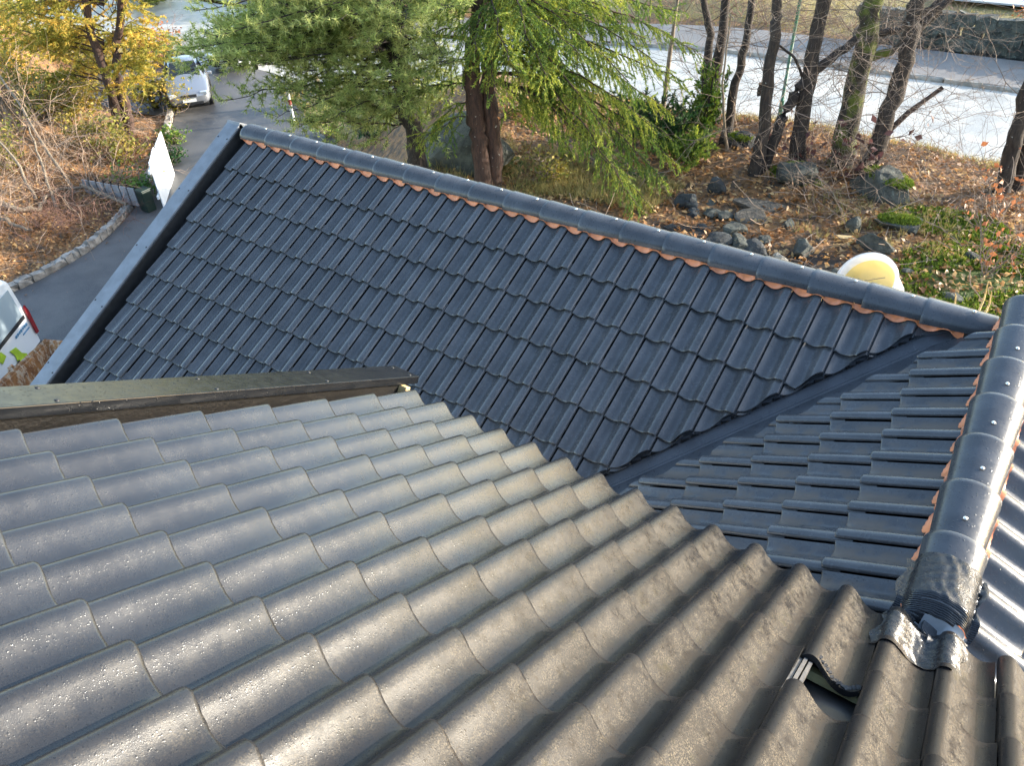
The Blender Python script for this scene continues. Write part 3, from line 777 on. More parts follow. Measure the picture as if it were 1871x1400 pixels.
def twigs(lines, p, d, L, r, depth, trop=.02, wob=.16, spread=.7, nk=(3, 6)):
    n = 7 if depth > 0 else 5; pts, dl = wander(p, d, L, n, wob, trop)
    lines.append((pts, [r*(1-.75*i/n) for i in range(n+1)]))
    if depth <= 0: return
    for q in range(random.randint(*nk)):
        i = random.randint(1, n); a = pts[i]; dd = (pts[i]-pts[i-1]).normalized(); nd = (dd+rv(spread)).normalized()
        twigs(lines, a, nd, L*random.uniform(.35, .65), r*.55, depth-1, trop, wob*1.1, spread, nk)
def needles(tips, dirs, n, length, width, spread):
    """blade triangles leaving each tip around its direction"""
    tips = np.repeat(np.asarray(tips, float), n, 0); D = np.repeat(np.asarray(dirs, float), n, 0)
    d = D+rng.normal(0, spread, D.shape); d /= np.linalg.norm(d, axis=1)[:, None]+1e-9
    s = np.cross(d, rng.normal(0, 1, d.shape)); s /= np.linalg.norm(s, axis=1)[:, None]+1e-9
    L = length*rng.uniform(.6, 1.2, (len(d), 1)); w = width*rng.uniform(.7, 1.3, (len(d), 1))
    a = tips-s*w/2; b_ = tips+s*w/2; c = tips+d*L
    V = np.stack([a, b_, c], 1).reshape(-1, 3); return V, np.arange(len(V)).reshape(-1, 3)
def leaves_np(P, size, flat=.5):
    """folded leaf: two triangles per leaf at points P"""
    n = len(P); P = np.asarray(P, float); nrm = rng.normal(0, 1, (n, 3)); nrm[:, 2] = np.abs(nrm[:, 2])+flat*3; nrm /= np.linalg.norm(nrm, axis=1)[:, None]
    a = np.cross(nrm, rng.normal(0, 1, (n, 3))); a /= np.linalg.norm(a, axis=1)[:, None]; b_ = np.cross(nrm, a)
    s = size*rng.uniform(.55, 1.25, (n, 1)); p0 = P-a*s*.6; p1 = P+a*s*.6; l = P+b_*s*.38+nrm*s*.16; r = P-b_*s*.38+nrm*s*.16
    V = np.stack([p0, r, p1, l], 1).reshape(-1, 3); i = np.arange(n)*4
    F = np.concatenate([np.stack([i, i+1, i+2], 1), np.stack([i, i+2, i+3], 1)]); return V, F

def bare_tree(label, stems, bark, crown_n, group='bare trees along the street bank', twig='twig', extra=None, rtwig=.008, reach=(1.0, 2.2)):
    """stems: list of (list of points, r0, r1)"""
    base = Vector(stems[0][0][0]); t = empty('bare_tree', base); tag(t, label, 'tree', group); mi = Matrix.Translation(-base)
    lines = []
    for q, (pts, ra, rb, *mm) in enumerate(stems):
        P = [Vector(p) for p in pts]; S = []
        for i in range(len(P)-1):
            for k in range(4): S.append(P[i].lerp(P[i+1], k/4)+rv(ra*.10)*(0 if i == 0 and k == 0 else 1))
        S.append(P[-1]); m = len(S)
        rad = [.82*(ra+(rb-ra)*i/(m-1))*(1+.35*math.exp(-i*1.2) if q == 0 else 1)*(1+random.gauss(0, .05)) for i in range(m)]
        b = MB(); b.tube([s-base for s in S], rad, 10); b.build('trunk' if q == 0 else 'limb', mm[0] if mm else bark, t, True)
        if q == 0: main = (S, rad)
        k = int(crown_n*1.7) if q == 0 else crown_n//2
        for c in range(k):
            i = random.randint(1, m-1); a = random.uniform(0, 2*math.pi)
            d = Vector((math.cos(a), math.sin(a), random.uniform(-.15, .5)))
            twigs(lines, S[i]-base, d, random.uniform(*reach), rtwig*random.uniform(.6, 1.3), 2, .01, .17)
    V, F = tubes_np(lines, 3); obj('crown', mesh_np('crown', V, F), t, M[twig])
    return t
def G(px, py, dz=0):
    """ground point under a photo pixel (walks the ray to the terrain)"""
    z = -3.0
    for _ in range(25): 
        p = at(px, py, z=z); z = .5*z+.5*(float(height(p.x, p.y))+dz)
    return at(px, py, z=z)
def stem(pts, d0):
    """photo pixels of a stem -> points standing at the distance of its foot"""
    base = G(*pts[0]); out = [base-Vector((0, 0, .12))]
    dd = (base-CAM).dot(Vector((fwd.x, fwd.y, 0)).normalized())
    hz = Vector((fwd.x, fwd.y, 0)).normalized()
    for i, (x, y) in enumerate(pts[1:]):
        v = (fwd*F_PX+right*(x-IMG_W/2)+upv*(IMG_H/2-y)); out.append(CAM+v*((dd+d0*(i+1))/v.dot(hz)))
    return out
def up_(P, dz, lean=(0, 0)):
    e = P[-1]; return P+[e+Vector((lean[0], lean[1], dz))]
B = 'bare trees along the street bank'
t_a = stem([(1212, 205), (1222, 110), (1238, 0)], 0); bare_tree('thin pale trunk of a young tree beside the drooping green conifer', [(up_(t_a, 2.5), .065, .03)], M['bark_pale'], 5, B)
t_b = stem([(1290, 238), (1292, 130), (1297, 60), (1285, 0)], 0); bare_tree('dark bare tree with slim trunk behind the bright green upright shrub', [(up_(t_b, 3), .125, .06)], M['bark'], 9, B)
t_c = stem([(1303, 225), (1312, 110), (1327, 0)], 0); bare_tree('stouter dark trunk close behind the slim one by the upright shrub', [(up_(t_c, 3), .15, .08)], M['bark'], 8, B)
t_d = stem([(1322, 262), (1345, 150), (1362, 85), (1375, 0)], 0); bare_tree('dark bare tree with a gently curving trunk, next to a thin pale sapling', [(up_(t_d, 3), .115, .06)], M['bark'], 10, B)
t_e = stem([(1378, 316), (1399, 240), (1404, 130), (1418, 40), (1420, 0)], 0)
lean = stem([(1395, 308), (1425, 225), (1452, 172), (1492, 128), (1545, 85), (1580, 60), (1640, 55), (1700, 15), (1760, -40)], .02)
bare_tree('bare tree with a cut limb stub and a second dark stem leaning far over', [(up_(t_e, 3), .15, .07), (lean, .125, .05), (stem([(1399, 230), (1388, 175), (1391, 150)], 0)[1:], .07, .06)], M['bark'], 12, B)
t_f = stem([(1455, 303), (1467, 200), (1485, 100), (1505, 0)], 0); bare_tree('tall straight bare tree with a sunlit edge behind the leaning stem', [(up_(t_f, 3), .17, .12), (stem([(1455, 303), (1470, 150), (1452, 105), (1420, 80)], 0)[1:], .035, .02)], M['bark'], 12, B)
t_g = stem([(1533, 298), (1555, 190), (1580, 80), (1600, 0)], 0); bare_tree('thick bare tree with green moss all down its trunk', [(up_(t_g, 3), .235, .18), (stem([(1533, 298), (1585, 105), (1630, 92), (1660, 70), (1720, 20)], 0)[1:], .09, .04)], M['bark_moss'], 12, B)
t_h = stem([(1580, 316), (1615, 225), (1650, 130), (1668, 50), (1675, 0)], 0)
bare_tree('dark forked bare tree carrying a broken reddish snag above a mossy boulder', [(up_(t_h, 3), .19, .13), (stem([(1580, 316), (1668, 70), (1700, 25), (1735, 0), (1790, -40)], 0)[1:], .10, .05), (stem([(1580, 316), (1612, 248), (1660, 205), (1722, 160)], .03)[1:], .065, .045, M['bark_red'])], M['bark'], 13, B)
t_i = stem([(1832, 352), (1850, 280), (1871, 200), (1895, 100)], 0); bare_tree('split dark trunk with pale bare wood near a few copper leaves', [(up_(t_i, 3), .16, .10), (stem([(1858, 350), (1872, 280), (1895, 180)], 0), .15, .10)], M['bark'], 12, B)
t_j = stem([(1330, 275), (1322, 200), (1320, 150)], 0); bare_tree('thin pale sapling standing among the dark trunks', [(up_(t_j, 1.2), .035, .015)], M['bark_pale'], 4, B)

# ---------------------------------------------------------------- conifers
def curve3(a, b_, droop, n=10, side=0):
    a = Vector(a); b_ = Vector(b_); pts = []
    s = (b_-a).cross(Vector((0, 0, 1))).normalized()
    for i in range(n+1):
        t = i/n; p = a.lerp(b_, t)+Vector((0, 0, droop*4*t*(1-t)*(1-.3*t)))+s*side*math.sin(t*3.1)
        pts.append(p+rv(.02)*(0 < i < n))
    return pts
def spray_limbs(limbs, style):
    """limbs: (start, tip, bow). returns limb tubes, twig tubes, needle tips, dirs"""
    wood = []; tips = []; dirs = []
    for a, b_, bow in limbs:
        P = curve3(a, b_, bow, 12, random.gauss(0, .08)); L = (Vector(b_)-Vector(a)).length
        wood.append((P, [max(.006, .012*L**.6*(1-.8*i/12)) for i in range(13)]))
        n = int(L/style['step'])
        for q in range(n):
            t = (q+random.random())/n
            if t < style['bare']: continue
            f = t*12; i = min(11, int(f)); p = P[i].lerp(P[i+1], f-i); d = (P[i+1]-P[i]).normalized()
            s = d.cross(Vector((0, 0, 1))).normalized()*random.choice((-1, 1))
            sl_ = style['sec']*(1.15-.6*t)*random.uniform(.5, 1.25)
            dd = (d*.55+s*random.uniform(.5, 1)+Vector((0, 0, random.gauss(style['rise'], .25)))).normalized()
            pts, _ = wander(p, dd, sl_, 5, .13, style['trop'])
            wood.append((pts, [.005*(1-.7*k/5) for k in range(6)]))
            m = max(2, int(sl_/style['nstep']))
            for k in range(m):
                g = (k+1)/m*5; j = min(4, int(g)); tips.append(pts[j].lerp(pts[j+1], g-j)); dirs.append((pts[j+1]-pts[j]).normalized())
    return wood, tips, dirs
def conifer(name, label, trunks, bark, limbs, style, leaf, group=None, cat='tree'):
    base = Vector(trunks[0][0][0]); t = empty(name, base); tag(t, label, cat, group)
    for q, (pts, ra, rb) in enumerate(trunks):
        S = []; P = [Vector(p) for p in pts]
        for i in range(len(P)-1):
            for k in range(4): S.append(P[i].lerp(P[i+1], k/4)+rv(ra*.12)*(1 if i+k else 0))
        S.append(P[-1]); m = len(S); b = MB(); b.tube([s-base for s in S], [(ra+(rb-ra)*i/(m-1))*(1+random.gauss(0, .06)) for i in range(m)], 10); b.build('trunk', bark, t, True)
    wood, tips, dirs = spray_limbs(limbs, style)
    V, F = tubes_np(wood, 4); obj('branches', mesh_np('branches', V-np.array(base), F), t, bark)
    V, F = needles(tips, dirs, style['blades'], style['len'], style['wid'], style['spread']); obj('crown', mesh_np('crown', V-np.array(base), F), t, leaf)
    return t
HZ = Vector((fwd.x, fwd.y, 0)).normalized()
def atd(px, py, hd):
    v = (fwd*F_PX+right*(px-IMG_W/2)+upv*(IMG_H/2-py)); return CAM+v*(hd/v.dot(HZ))
def limbs_px(L, hd0):
    out = []
    for (x0, y0), (x1, y1), dd, bow in L:
        out.append((atd(x0, y0, hd0), atd(x1, y1, hd0+dd), bow))
    return out
# bright green drooping conifer with twin trunk
b0 = G(893, 338); hd = (b0-CAM).dot(HZ)
tr1 = stem([(885, 345), (877, 270), (868, 220), (862, 150), (872, 60), (880, -60)], 0); tr2 = stem([(902, 340), (903, 270), (896, 215), (888, 160), (900, 70), (912, -60)], 0)
HL = [((878, 60), (1080, 30), -.6, .15), ((880, 20), (1180, 70), -.3, .2), ((890, 0), (1240, 20), .2, .2), ((890, 100), (1010, 150), -1.0, .25), ((890, 90), (1070, 185), -1.0, .3),
      ((890, 150), (1195, 385), -1.6, .55), ((890, 130), (1215, 330), -1.2, .5), ((890, 110), (1140, 345), -1.8, .55), ((890, 95), (1190, 230), -.8, .4), ((890, 60), (1250, 150), -.2, .3),
      ((890, 120), (1235, 260), -.2, .45), ((888, 60), (950, 150), -1.5, .3), ((880, 50), (905, 175), -1.6, .3), ((880, 20), (870, 90), -1.6, .2), ((890, 0), (1010, 90), -1.4, .3), ((890, -20), (1110, 110), -1.0, .35),
      ((890, -30), (960, 60), -1.8, .25), ((890, 10), (1060, 100), -1.6, .3), ((890, 0), (1150, 150), -1.2, .4), ((890, 40), (1120, 260), -1.4, .5), ((890, 60), (1180, 310), -.6, .5), ((890, -20), (1270, 90), .8, .3),
      ((875, 160), (705, 200), -.4, .2), ((872, 215), (770, 262), -.6, .15), ((870, 120), (760, 130), -.8, .2), ((870, 180), (790, 235), .6, .15), ((870, 60), (740, 90), .4, .2), ((875, 20), (780, 30), -.5, .15), ((900, 230), (985, 190), .3, .1), ((895, 150), (1050, 290), 1.0, .3),
      ((890, -60), (1050, -20), -1.0, .2), ((890, -80), (1200, -10), -.5, .3), ((890, -100), (820, -20), -1.0, .2), ((890, 30), (1090, 210), -.4, .4), ((890, 80), (1220, 200), .5, .4), ((890, 150), (1165, 375), -1.9, .55), ((890, 140), (1240, 300), -.7, .5), ((890, 30), (1000, 140), -1.9, .3), ((890, -10), (930, 110), -2.0, .3),
      ((890, 0), (1205, 120), -.7, .35), ((890, -20), (1160, 60), .4, .3), ((890, -50), (1080, 40), .6, .3)]
conifer('drooping_conifer', 'twin-trunked conifer with bright green drooping sprays rising behind the ridge caps', [(tr1, .165, .13), (tr2, .15, .12)], M['bark_red'], limbs_px(HL, hd),
        dict(step=.036, bare=.20, sec=.62, rise=-.25, trop=-.12, nstep=.024, blades=4, len=.055, wid=.015, spread=.55), M['hemlock'])
# blue green pine
pb = G(768, 322); hd = (pb-CAM).dot(HZ)
ptr = stem([(768, 325), (758, 250), (742, 170), (718, 60), (708, -60)], 0)
PL = []
for q in range(200):
    x1 = random.uniform(330, 860); y1 = random.uniform(-40, 235)
    if x1 < 420 and y1 > 150: y1 -= 90
    if 330 < x1 < 480 and 125 < y1 < 240: continue
    y0 = max(-90, min(260, y1-random.uniform(-10, 70))); PL.append(((735, y0), (x1, y1), random.uniform(-2.2, 1.6), random.uniform(-.05, .25)))
PL += [((740, 140), (470, 165), -.8, -.15), ((740, 150), (400, 185), -.9, .15), ((740, 190), (560, 225), -.9, .1), ((745, 200), (600, 265), -.6, .1), ((740, 180), (530, 160), -1.0, -.2), ((735, 60), (340, 130), .2, .1), ((735, 20), (350, 60), .4, .1), ((735, 40), (420, 110), -.4, .1), ((740, 220), (660, 275), -.5, .05), ((745, 240), (820, 265), -.3, .05), ((735, 30), (300, 95), 1.0, .1)]
conifer('pine_tree', 'blue-green pine with long dark boughs reaching over the drive', [(ptr, .19, .15)], M['bark'], limbs_px(PL, hd),
        dict(step=.095, bare=.28, sec=.55, rise=.1, trop=.03, nstep=.085, blades=16, len=.11, wid=.013, spread=.8), M['pine'])
# cones hang in the pine
cm = MB(); cm.lathe([(0, -.05), (.022, -.035), (.030, -.005), (.022, .03), (0, .05)], 8); mc = mesh_np('pine_cone', cm.v, cm.f, True); mc.materials.append(simple('pine cone', (.035, .026, .022), .8, .3, 60, bump=.5))
pine = bpy.data.objects['pine_tree']
for q in range(22):
    p = atd(random.uniform(380, 700), random.uniform(5, 130), hd+random.uniform(-1.3, .2)); o = link(bpy.data.objects.new('cone', mc), pine); o.location = p-pine.location; o.rotation_euler = (random.random(), random.random(), 0); o.scale = (1.1, 1.1, 1.1)

# golden conifer on the bank left of the drive
gb = G(226, 240); hd = (gb-CAM).dot(HZ)
g1 = stem([(222, 242), (205, 170), (190, 125), (165, 60), (150, -40)], 0); g2 = stem([(238, 242), (228, 190), (212, 140), (215, 60), (230, -40)], 0)
GL = []
for q in range(60):
    x1 = random.uniform(-20, 300); y1 = random.uniform(-60, 150 if x1 > 240 else 175); y0 = y1+random.uniform(-20, 60); x0 = 205 if x1 > 150 else 190
    GL.append(((x0, min(200, y0)), (x1, y1), random.uniform(-1.5, 2.5), random.uniform(0, .4)))
GL += [((215, 75), (300, 65), -1, .2), ((215, 100), (310, 85), -1.2, .1), ((180, 60), (130, 40), -1.5, .3), ((205, 170), (140, 165), -.8, .1), ((205, 200), (150, 195), -.8, .1)]
conifer('golden_conifer', 'golden-yellow conifer with two slanting reddish trunks on the leafy bank', [(g1, .17, .10), (g2, .17, .10)], M['bark_red'], limbs_px(GL, hd),
        dict(step=.10, bare=.25, sec=.85, rise=-.1, trop=-.06, nstep=.04, blades=5, len=.12, wid=.030, spread=.6), M['gold'])

def bush(name, label, c, rad, n, leaf, size, cat='shrub', group=None, stems=7, woodm='twig', flat=.3):
    """leafy shrub: clumps on radiating stems"""
    c = Vector(c); t = empty(name, c); tag(t, label, cat, group); rx, ry, rz = rad; lines = []; P = []
    for q in range(stems):
        a = random.uniform(0, 6.28); e = Vector((math.cos(a)*rx*random.uniform(.3, .9), math.sin(a)*ry*random.uniform(.3, .9), rz*random.uniform(.6, 1.5)))
        pts = curve3(Vector((random.gauss(0, .05), random.gauss(0, .05), -.1)), e, .1, 6); lines.append((pts, [.02*(1-.8*i/6) for i in range(7)]))
        for k in range(random.randint(4, 7)):
            j = random.randint(2, 6); pp, _ = wander(pts[j], rv(1)+Vector((0, 0, .3)), rx*random.uniform(.3, .6), 4, .2); lines.append((pp, [.007, .006, .005, .004, .003]))
            for l in range(max(1, n//(stems*6))):
                P.append(pp[random.randint(1, 4)]+Vector((random.gauss(0, .12*rx), random.gauss(0, .12*ry), random.gauss(0, .09*rz))))
    V, F = tubes_np(lines, 4); obj('stems', mesh_np('stems', V, F), t, M[woodm])
    V, F = leaves_np(P, size, flat); obj('crown', mesh_np('crown', V, F), t, leaf); return t
# shrubs by the bare trees
up1 = G(1290, 262); hs = (up1-CAM).dot(HZ)
ul = [(atd(1288, 262, hs), atd(1300+random.gauss(0, 14), random.uniform(110, 200), hs+random.gauss(0, .2)), .05) for q in range(16)]+[(atd(1288, 262, hs), atd(1265+random.gauss(0, 22), random.uniform(175, 245), hs+random.gauss(0, .3)), .05) for q in range(12)]
conifer('upright_shrub', 'bright green upright evergreen shrub in front of the slim dark trunks', [(stem([(1288, 268), (1293, 200), (1303, 140)], 0), .03, .015)], M['bark'], ul, dict(step=.045, bare=.25, sec=.22, rise=.3, trop=.1, nstep=.03, blades=5, len=.06, wid=.028, spread=.6), M['shrub'], None, 'shrub')
for q, (x, y, lab, mt, sx) in enumerate(((1215, 275, 'dark green spreading evergreen shrub at the foot of the pale thin trunk', 'dark', .75), (1255, 300, 'mid green low evergreen shrub between the drooping sprays and the stones', 'hemlock', .5), (1170, 250, 'deep green evergreen shrub under the drooping conifer sprays', 'dark', .7))):
    g0 = G(x, y); hs = (g0-CAM).dot(HZ)
    ll = [(g0, g0+Vector((random.gauss(0, .6*sx), random.gauss(0, .5*sx), random.uniform(.3, 1.3)*sx)), .05) for _ in range(26)]
    conifer('evergreen_shrub', lab, [([g0-Vector((0, 0, .1)), g0+Vector((.03, 0, .3))], .03, .02)], M['bark'], ll, dict(step=.05, bare=.2, sec=.26, rise=.1, trop=.05, nstep=.03, blades=5, len=.07, wid=.026, spread=.6), M[mt], 'evergreen shrubs by the bare trees', 'shrub')
# shrubs on the bank beside the drive
for x, y, lab, mt, sx in ((130, 220, 'olive green shrub below the golden conifer on the bank', 'olive', 1.5), (285, 200, 'yellow-green shrub below the slanting trunks of the golden conifer', 'olive', 1.1), (240, 290, 'yellow-green shrub close behind the tall white board', 'olive', 1.0), (322, 262, 'small green shrub squeezed between the white board and the kerb', 'shrub', .55), (258, 362, 'leafy green shrub leaning over the dark bar fence', 'shrub', .7), (318, 300, 'little dark green shrub at the kerb by the white board', 'dark', .5), (326, 205, 'young shrub with yellow leaves beside the silver car', 'gold', .85), (180, 130, 'olive shrub behind the golden conifer trunks', 'olive', 1.6), (40, 150, 'yellowing shrub high on the bank', 'gold', 1.8), (60, 60, 'golden shrub near the top of the bank', 'gold', 2.0), (80, 215, 'brownish olive shrub in the middle of the bank', 'olive', 1.3), (15, 305, 'olive shrub among the bare thickets low on the bank', 'olive', .9), (165, 265, 'yellow-green shrub between the bare thickets', 'olive', .9), (290, 120, 'reddish withered shrub behind the silver car', 'beech', 1.2)):
    bush('bank_shrub', lab, G(x, y), (sx, sx, sx*.75), int(900*sx), M[mt], .13 if sx > .9 else .09, 'shrub', 'shrubs on the bank by the drive', 9)
for x, y, lab, mt, sx in ((600, 250, 'green shrub under the pine next to the ridge caps', 'hemlock', .8), (680, 255, 'dark green shrub close to the foot of the pine', 'dark', .7), (560, 200, 'yellow-green shrub under the lowest pine bough', 'olive', .8), (790, 215, 'olive shrub between the pine and the twin-trunked conifer', 'olive', .9), (960, 200, 'yellow-green shrub behind the twin-trunked conifer', 'olive', .9), (1010, 330, 'straw-coloured low shrub in front of the drooping conifer', 'olive', .45)):
    bush('garden_shrub', lab, G(x, y), (sx, sx, sx*.6), int(900*sx), M[mt], .075, 'shrub', 'shrubs under the conifers', 9)
# bare thickets on the bank
def thicket(name, label, c, n, L, depth, mat, r=.013, spread=.8, group=None):
    c = Vector(c); t = empty(name, c); tag(t, label, 'shrub', group); lines = []
    for q in range(n):
        a = random.uniform(0, 6.28); d = Vector((math.cos(a), math.sin(a), random.uniform(.15, .9))); twigs(lines, (random.gauss(0, .15), random.gauss(0, .15), -.1), d, L*random.uniform(.6, 1.2), r*random.uniform(.6, 1.4), depth, .0, .2, spread, (3, 5))
    V, F = tubes_np(lines, 3); obj('stems', mesh_np('stems', V, F), t, M[mat]); return t
gt = 'bare thickets on the bank by the drive'
for x, y, n, L, m_, lab in ((60, 330, 16, 2.6, 'twig_pale', 'bare pale-stemmed shrub with crooked stems above the leaf bank'), (150, 345, 16, 2.4, 'twig_pale', 'bare grey-brown thicket between the crooked shrub and the fence'), (20, 240, 14, 2.8, 'twig_pale', 'bare thicket high on the bank below the yellow shrubs'), (110, 270, 14, 2.6, 'twig_pale', 'bare thicket under the olive shrub'), (175, 395, 22, 1.3, 'twig_red', 'heap of reddish brushwood beside the fence'), (140, 400, 20, 1.2, 'twig_red', 'reddish brushwood heap next to the crooked stems'), (70, 425, 16, 1.3, 'twig_red', 'low reddish brush on the leafy bank'), (215, 300, 12, 1.6, 'twig_red', 'brown bare thicket left of the white board'), (0, 420, 12, 1.8, 'twig_pale', 'pale bare stems sprawling low over the fallen leaves'), (250, 160, 12, 1.8, 'twig_red', 'reddish bare thicket behind the golden conifer'), (320, 110, 12, 1.8, 'twig_red', 'withered bracken-coloured thicket above the silver car'), (305, 190, 10, 1.2, 'twig_red', 'bracken-coloured brush right beside the silver car')):
    thicket('bare_shrub', lab, G(x, y), int(n*1.2), L, 2, m_, .016 if m_ == 'twig_pale' else .010, .8, gt)
# crooked limbs lying on the bank
for pts, r_, lab in (([(0, 375), (40, 392), (75, 388), (92, 365), (110, 352), (160, 350)], .07, 'long crooked limb bent over at the foot of the bank thicket'), ([(0, 405), (30, 420), (62, 427)], .06, 'pale fallen limb half buried in the leaves'), ([(72, 372), (55, 345), (20, 318)], .045, 'grey crooked stem rising from the brush'), ([(105, 385), (90, 330), (82, 300)], .04, 'upright grey stem in the bank thicket'), ([(140, 353), (100, 310), (60, 250), (0, 170)], .05, 'long slanting grey stem across the bank')):
    P = [G(*p)+Vector((0, 0, .12+(.5 if i and 'stem' in lab else 0)*i)) for i, p in enumerate(pts)]; b = MB(); Q = []
    for i in range(len(P)-1):
        for k in range(4): Q.append(P[i].lerp(P[i+1], k/4)+rv(.02))
    Q.append(P[-1]); c0 = P[0].copy(); b.tube([q-c0 for q in Q], [r_*(1-.55*i/len(Q)) for i in range(len(Q))], 8); o = b.build('crooked_limb', M['bark_pale'], None, True); o.location = c0; tag(o, lab, 'branch', 'crooked limbs on the bank')
# brush and shrubs beyond the footway
for q in range(11):
    x = -15+q*1.25; y = 25.4+random.uniform(-.2, 1.2)
    thicket('roadside_brush', 'tangled reddish-brown brush growing along the back of the far footway', (x, y, float(height(x, y))), 12, 1.5, 2, 'twig_red', .014, .8, 'brush behind the far footway')
for x, y, r_, mt, lab in ((-30, 25.5, 2.2, 'pine', 'big blue-green evergreen across the street behind the hidden car'), (-35, 24.5, 2.4, 'dark', 'big dark evergreen across the street behind the golden conifer'), (-25.5, 26, 2.0, 'olive', 'big olive shrub across the street behind the pine'), (-40, 20, 2.4, 'pine', 'blue-green evergreen far up the drive behind the golden conifer')):
    bush('roadside_evergreen', lab, (x, y, float(height(x, y))), (r_, r_, r_*.8), 5200, M[mt], .20, 'shrub', 'evergreens across the street', 16)
bush('copper_shrub', 'copper-leaved shrub behind the mossy stone wall', (-1.3, 27.0, float(height(-1.3, 27.0))), (1.0, .8, .8), 1200, M['beech'], .11)

# ---------------------------------------------------------------- ground cover
def scatter(n, x0, x1, y0, y1, test=None, dz=.02):
    x = rng.uniform(x0, x1, n); y = rng.uniform(y0, y1, n)
    if test is not None:
        k = test(x, y); x, y = x[k], y[k]
    return np.stack([x, y, height(x, y)+dz], 1)
offroad = lambda x, y: (np.abs(drive_dist(x, y)) > HW+.25) & ((y < 14.4) | (y > 24.7))
P = np.concatenate([scatter(17000, -11, 3, 2.9, 11.5, offroad), scatter(9000, -24, -17.5, -2, 9.5, lambda x, y: drive_dist(x, y) < -HW-.25), scatter(260, -19, -13.5, -2, 12, lambda x, y: (np.abs(drive_dist(x, y)) > HW-.5) & (np.abs(drive_dist(x, y)) < HW), .06)])
P[:, 2] += np.abs(rng.normal(0, .018, len(P)))
V, F = leaves_np(P, .085, .35); o = obj('leaf_litter', mesh_np('leaf_litter', V, F), None, M['litter']); tag(o, 'brown and orange fallen leaves strewn over the garden and bank', 'leaves', None, 'stuff')
lines = []
for q in range(620):
    x, y = (random.uniform(-7, 2), random.uniform(4, 11)) if q % 3 else (random.uniform(-23, -18.5), random.uniform(-1, 8))
    if not offroad(np.array(x), np.array(y)): continue
    a = random.uniform(0, 6.28); pts, _ = wander((x, y, float(height(x, y))+.03), (math.cos(a), math.sin(a), random.gauss(.08, .1)), random.uniform(.2, .9), 5, .18); lines.append((pts, [.007*random.uniform(.6, 1.3)]*6))
V, F = tubes_np(lines, 3); o = obj('fallen_twigs', mesh_np('fallen_twigs', V, F), None, M['twig_pale']); tag(o, 'thin dead twigs lying among the fallen leaves', 'twigs', None, 'stuff')
tips = np.concatenate([scatter(2600, -9, 2.5, 10.6, 14.4, None, 0), scatter(700, -7.6, -5.2, 5.8, 7.3, None, 0), scatter(120, -3.2, -.6, 6.6, 8.4, None, 0), scatter(500, -9.6, -7.2, 5.4, 7.6, None, 0), scatter(260, -12, -9.5, 4.5, 8, None, 0), scatter(1500, -14, 3, 25, 31, None, 0)])
V, F = needles(tips, np.tile((0, 0, 1.), (len(tips), 1)), 7, .20, .014, .55); o = obj('grass', mesh_np('grass', V, F), None, M['grass']); tag(o, 'dry and green grass tufts on the bank above the street', 'grass', None, 'stuff')
mp = []
for cx, cy, rx, ry, n in ((.6, 6.4, 2.0, 1.4, 3800), (-1.0, 8.0, .9, .5, 900), (-3.6, 8.6, .5, .35, 400), (-.2, 5.2, .9, .5, 900)):
    a = rng.uniform(0, 6.28, n); r = np.sqrt(rng.uniform(0, 1, n)); mp.append(np.stack([cx+rx*r*np.cos(a), cy+ry*r*np.sin(a)], 1))
mp = np.concatenate(mp); keep = vnoise(mp[:, 0], mp[:, 1], 2.4, 9) > -.25; mp = mp[keep]; mp3 = np.c_[mp, height(mp[:, 0], mp[:, 1])+.01]
V, F = needles(mp3, np.tile((0, 0, .7), (len(mp3), 1)), 6, .075, .030, .8); o = obj('moss', mesh_np('moss', V, F), None, M['mossclump']); tag(o, 'deep green moss cushions beside the house', 'moss', None, 'stuff')
# withered leaves clinging to low shoots between the trunks
def clinging(label, pts, mat, size, n, nm='withered_shrub'):
    c = G(*pts[0]); t = empty(nm, c); tag(t, label, 'shrub'); lines = []; P = []
    for q in range(12):
        a = random.uniform(0, 6.28); twigs(lines, (random.gauss(0, .1), random.gauss(0, .1), 0), (math.cos(a)*.7, math.sin(a)*.7, .8), random.uniform(.5, 1.1), .009, 1, .02)
    V, F = tubes_np(lines, 3); obj('stems', mesh_np('stems', V, F), t, M['twig'])
    for q in range(n): l = random.choice(lines)[0]; P.append(l[random.randint(len(l)//2, len(l)-1)]+rv(.025))
    V, F = leaves_np(P, size, 0); obj('leaves', mesh_np('leaves', V, F), t, M[mat])
clinging('purple-brown withered shoots between the tall straight tree and the mossy tree', [(1488, 310)], 'purple', .13, 60)
clinging('purple-brown withered shoots at the foot of the forked tree', [(1580, 320)], 'purple', .13, 70)
clinging('copper leaves on low shoots beside the split dark trunk', [(1830, 400)], 'beech', .09, 60)
clinging('copper-leaved shoots over the mossy ground beside the house', [(1800, 500)], 'beech', .085, 60)
for x, y, n, lab in ((1420, 330, 7, 'twiggy undergrowth between the tree with the cut limb stub and its boulder'), (1560, 360, 8, 'bare twigs in front of the mossy tree and the wide boulder'), (1680, 330, 8, 'bare twigs beside the wide lichen-spotted boulder'), (1500, 350, 7, 'bare twigs between the two big boulders'), (1640, 300, 8, 'tall bare twigs behind the wide lichen-spotted boulder'), (1750, 300, 8, 'bare twigs on the grassy bank near the split trunk'), (1350, 250, 6, 'bare twigs by the dark mossy rock behind the leaning stem'), (1470, 270, 7, 'bare twigs behind the tall straight tree'), (1230, 220, 6, 'bare twigs behind the dark spreading evergreen shrub')):
    thicket('undergrowth_shrub', lab, G(x, y), n, 1.5, 2, 'twig_pale', .008, .8, 'undergrowth below the bare trees')

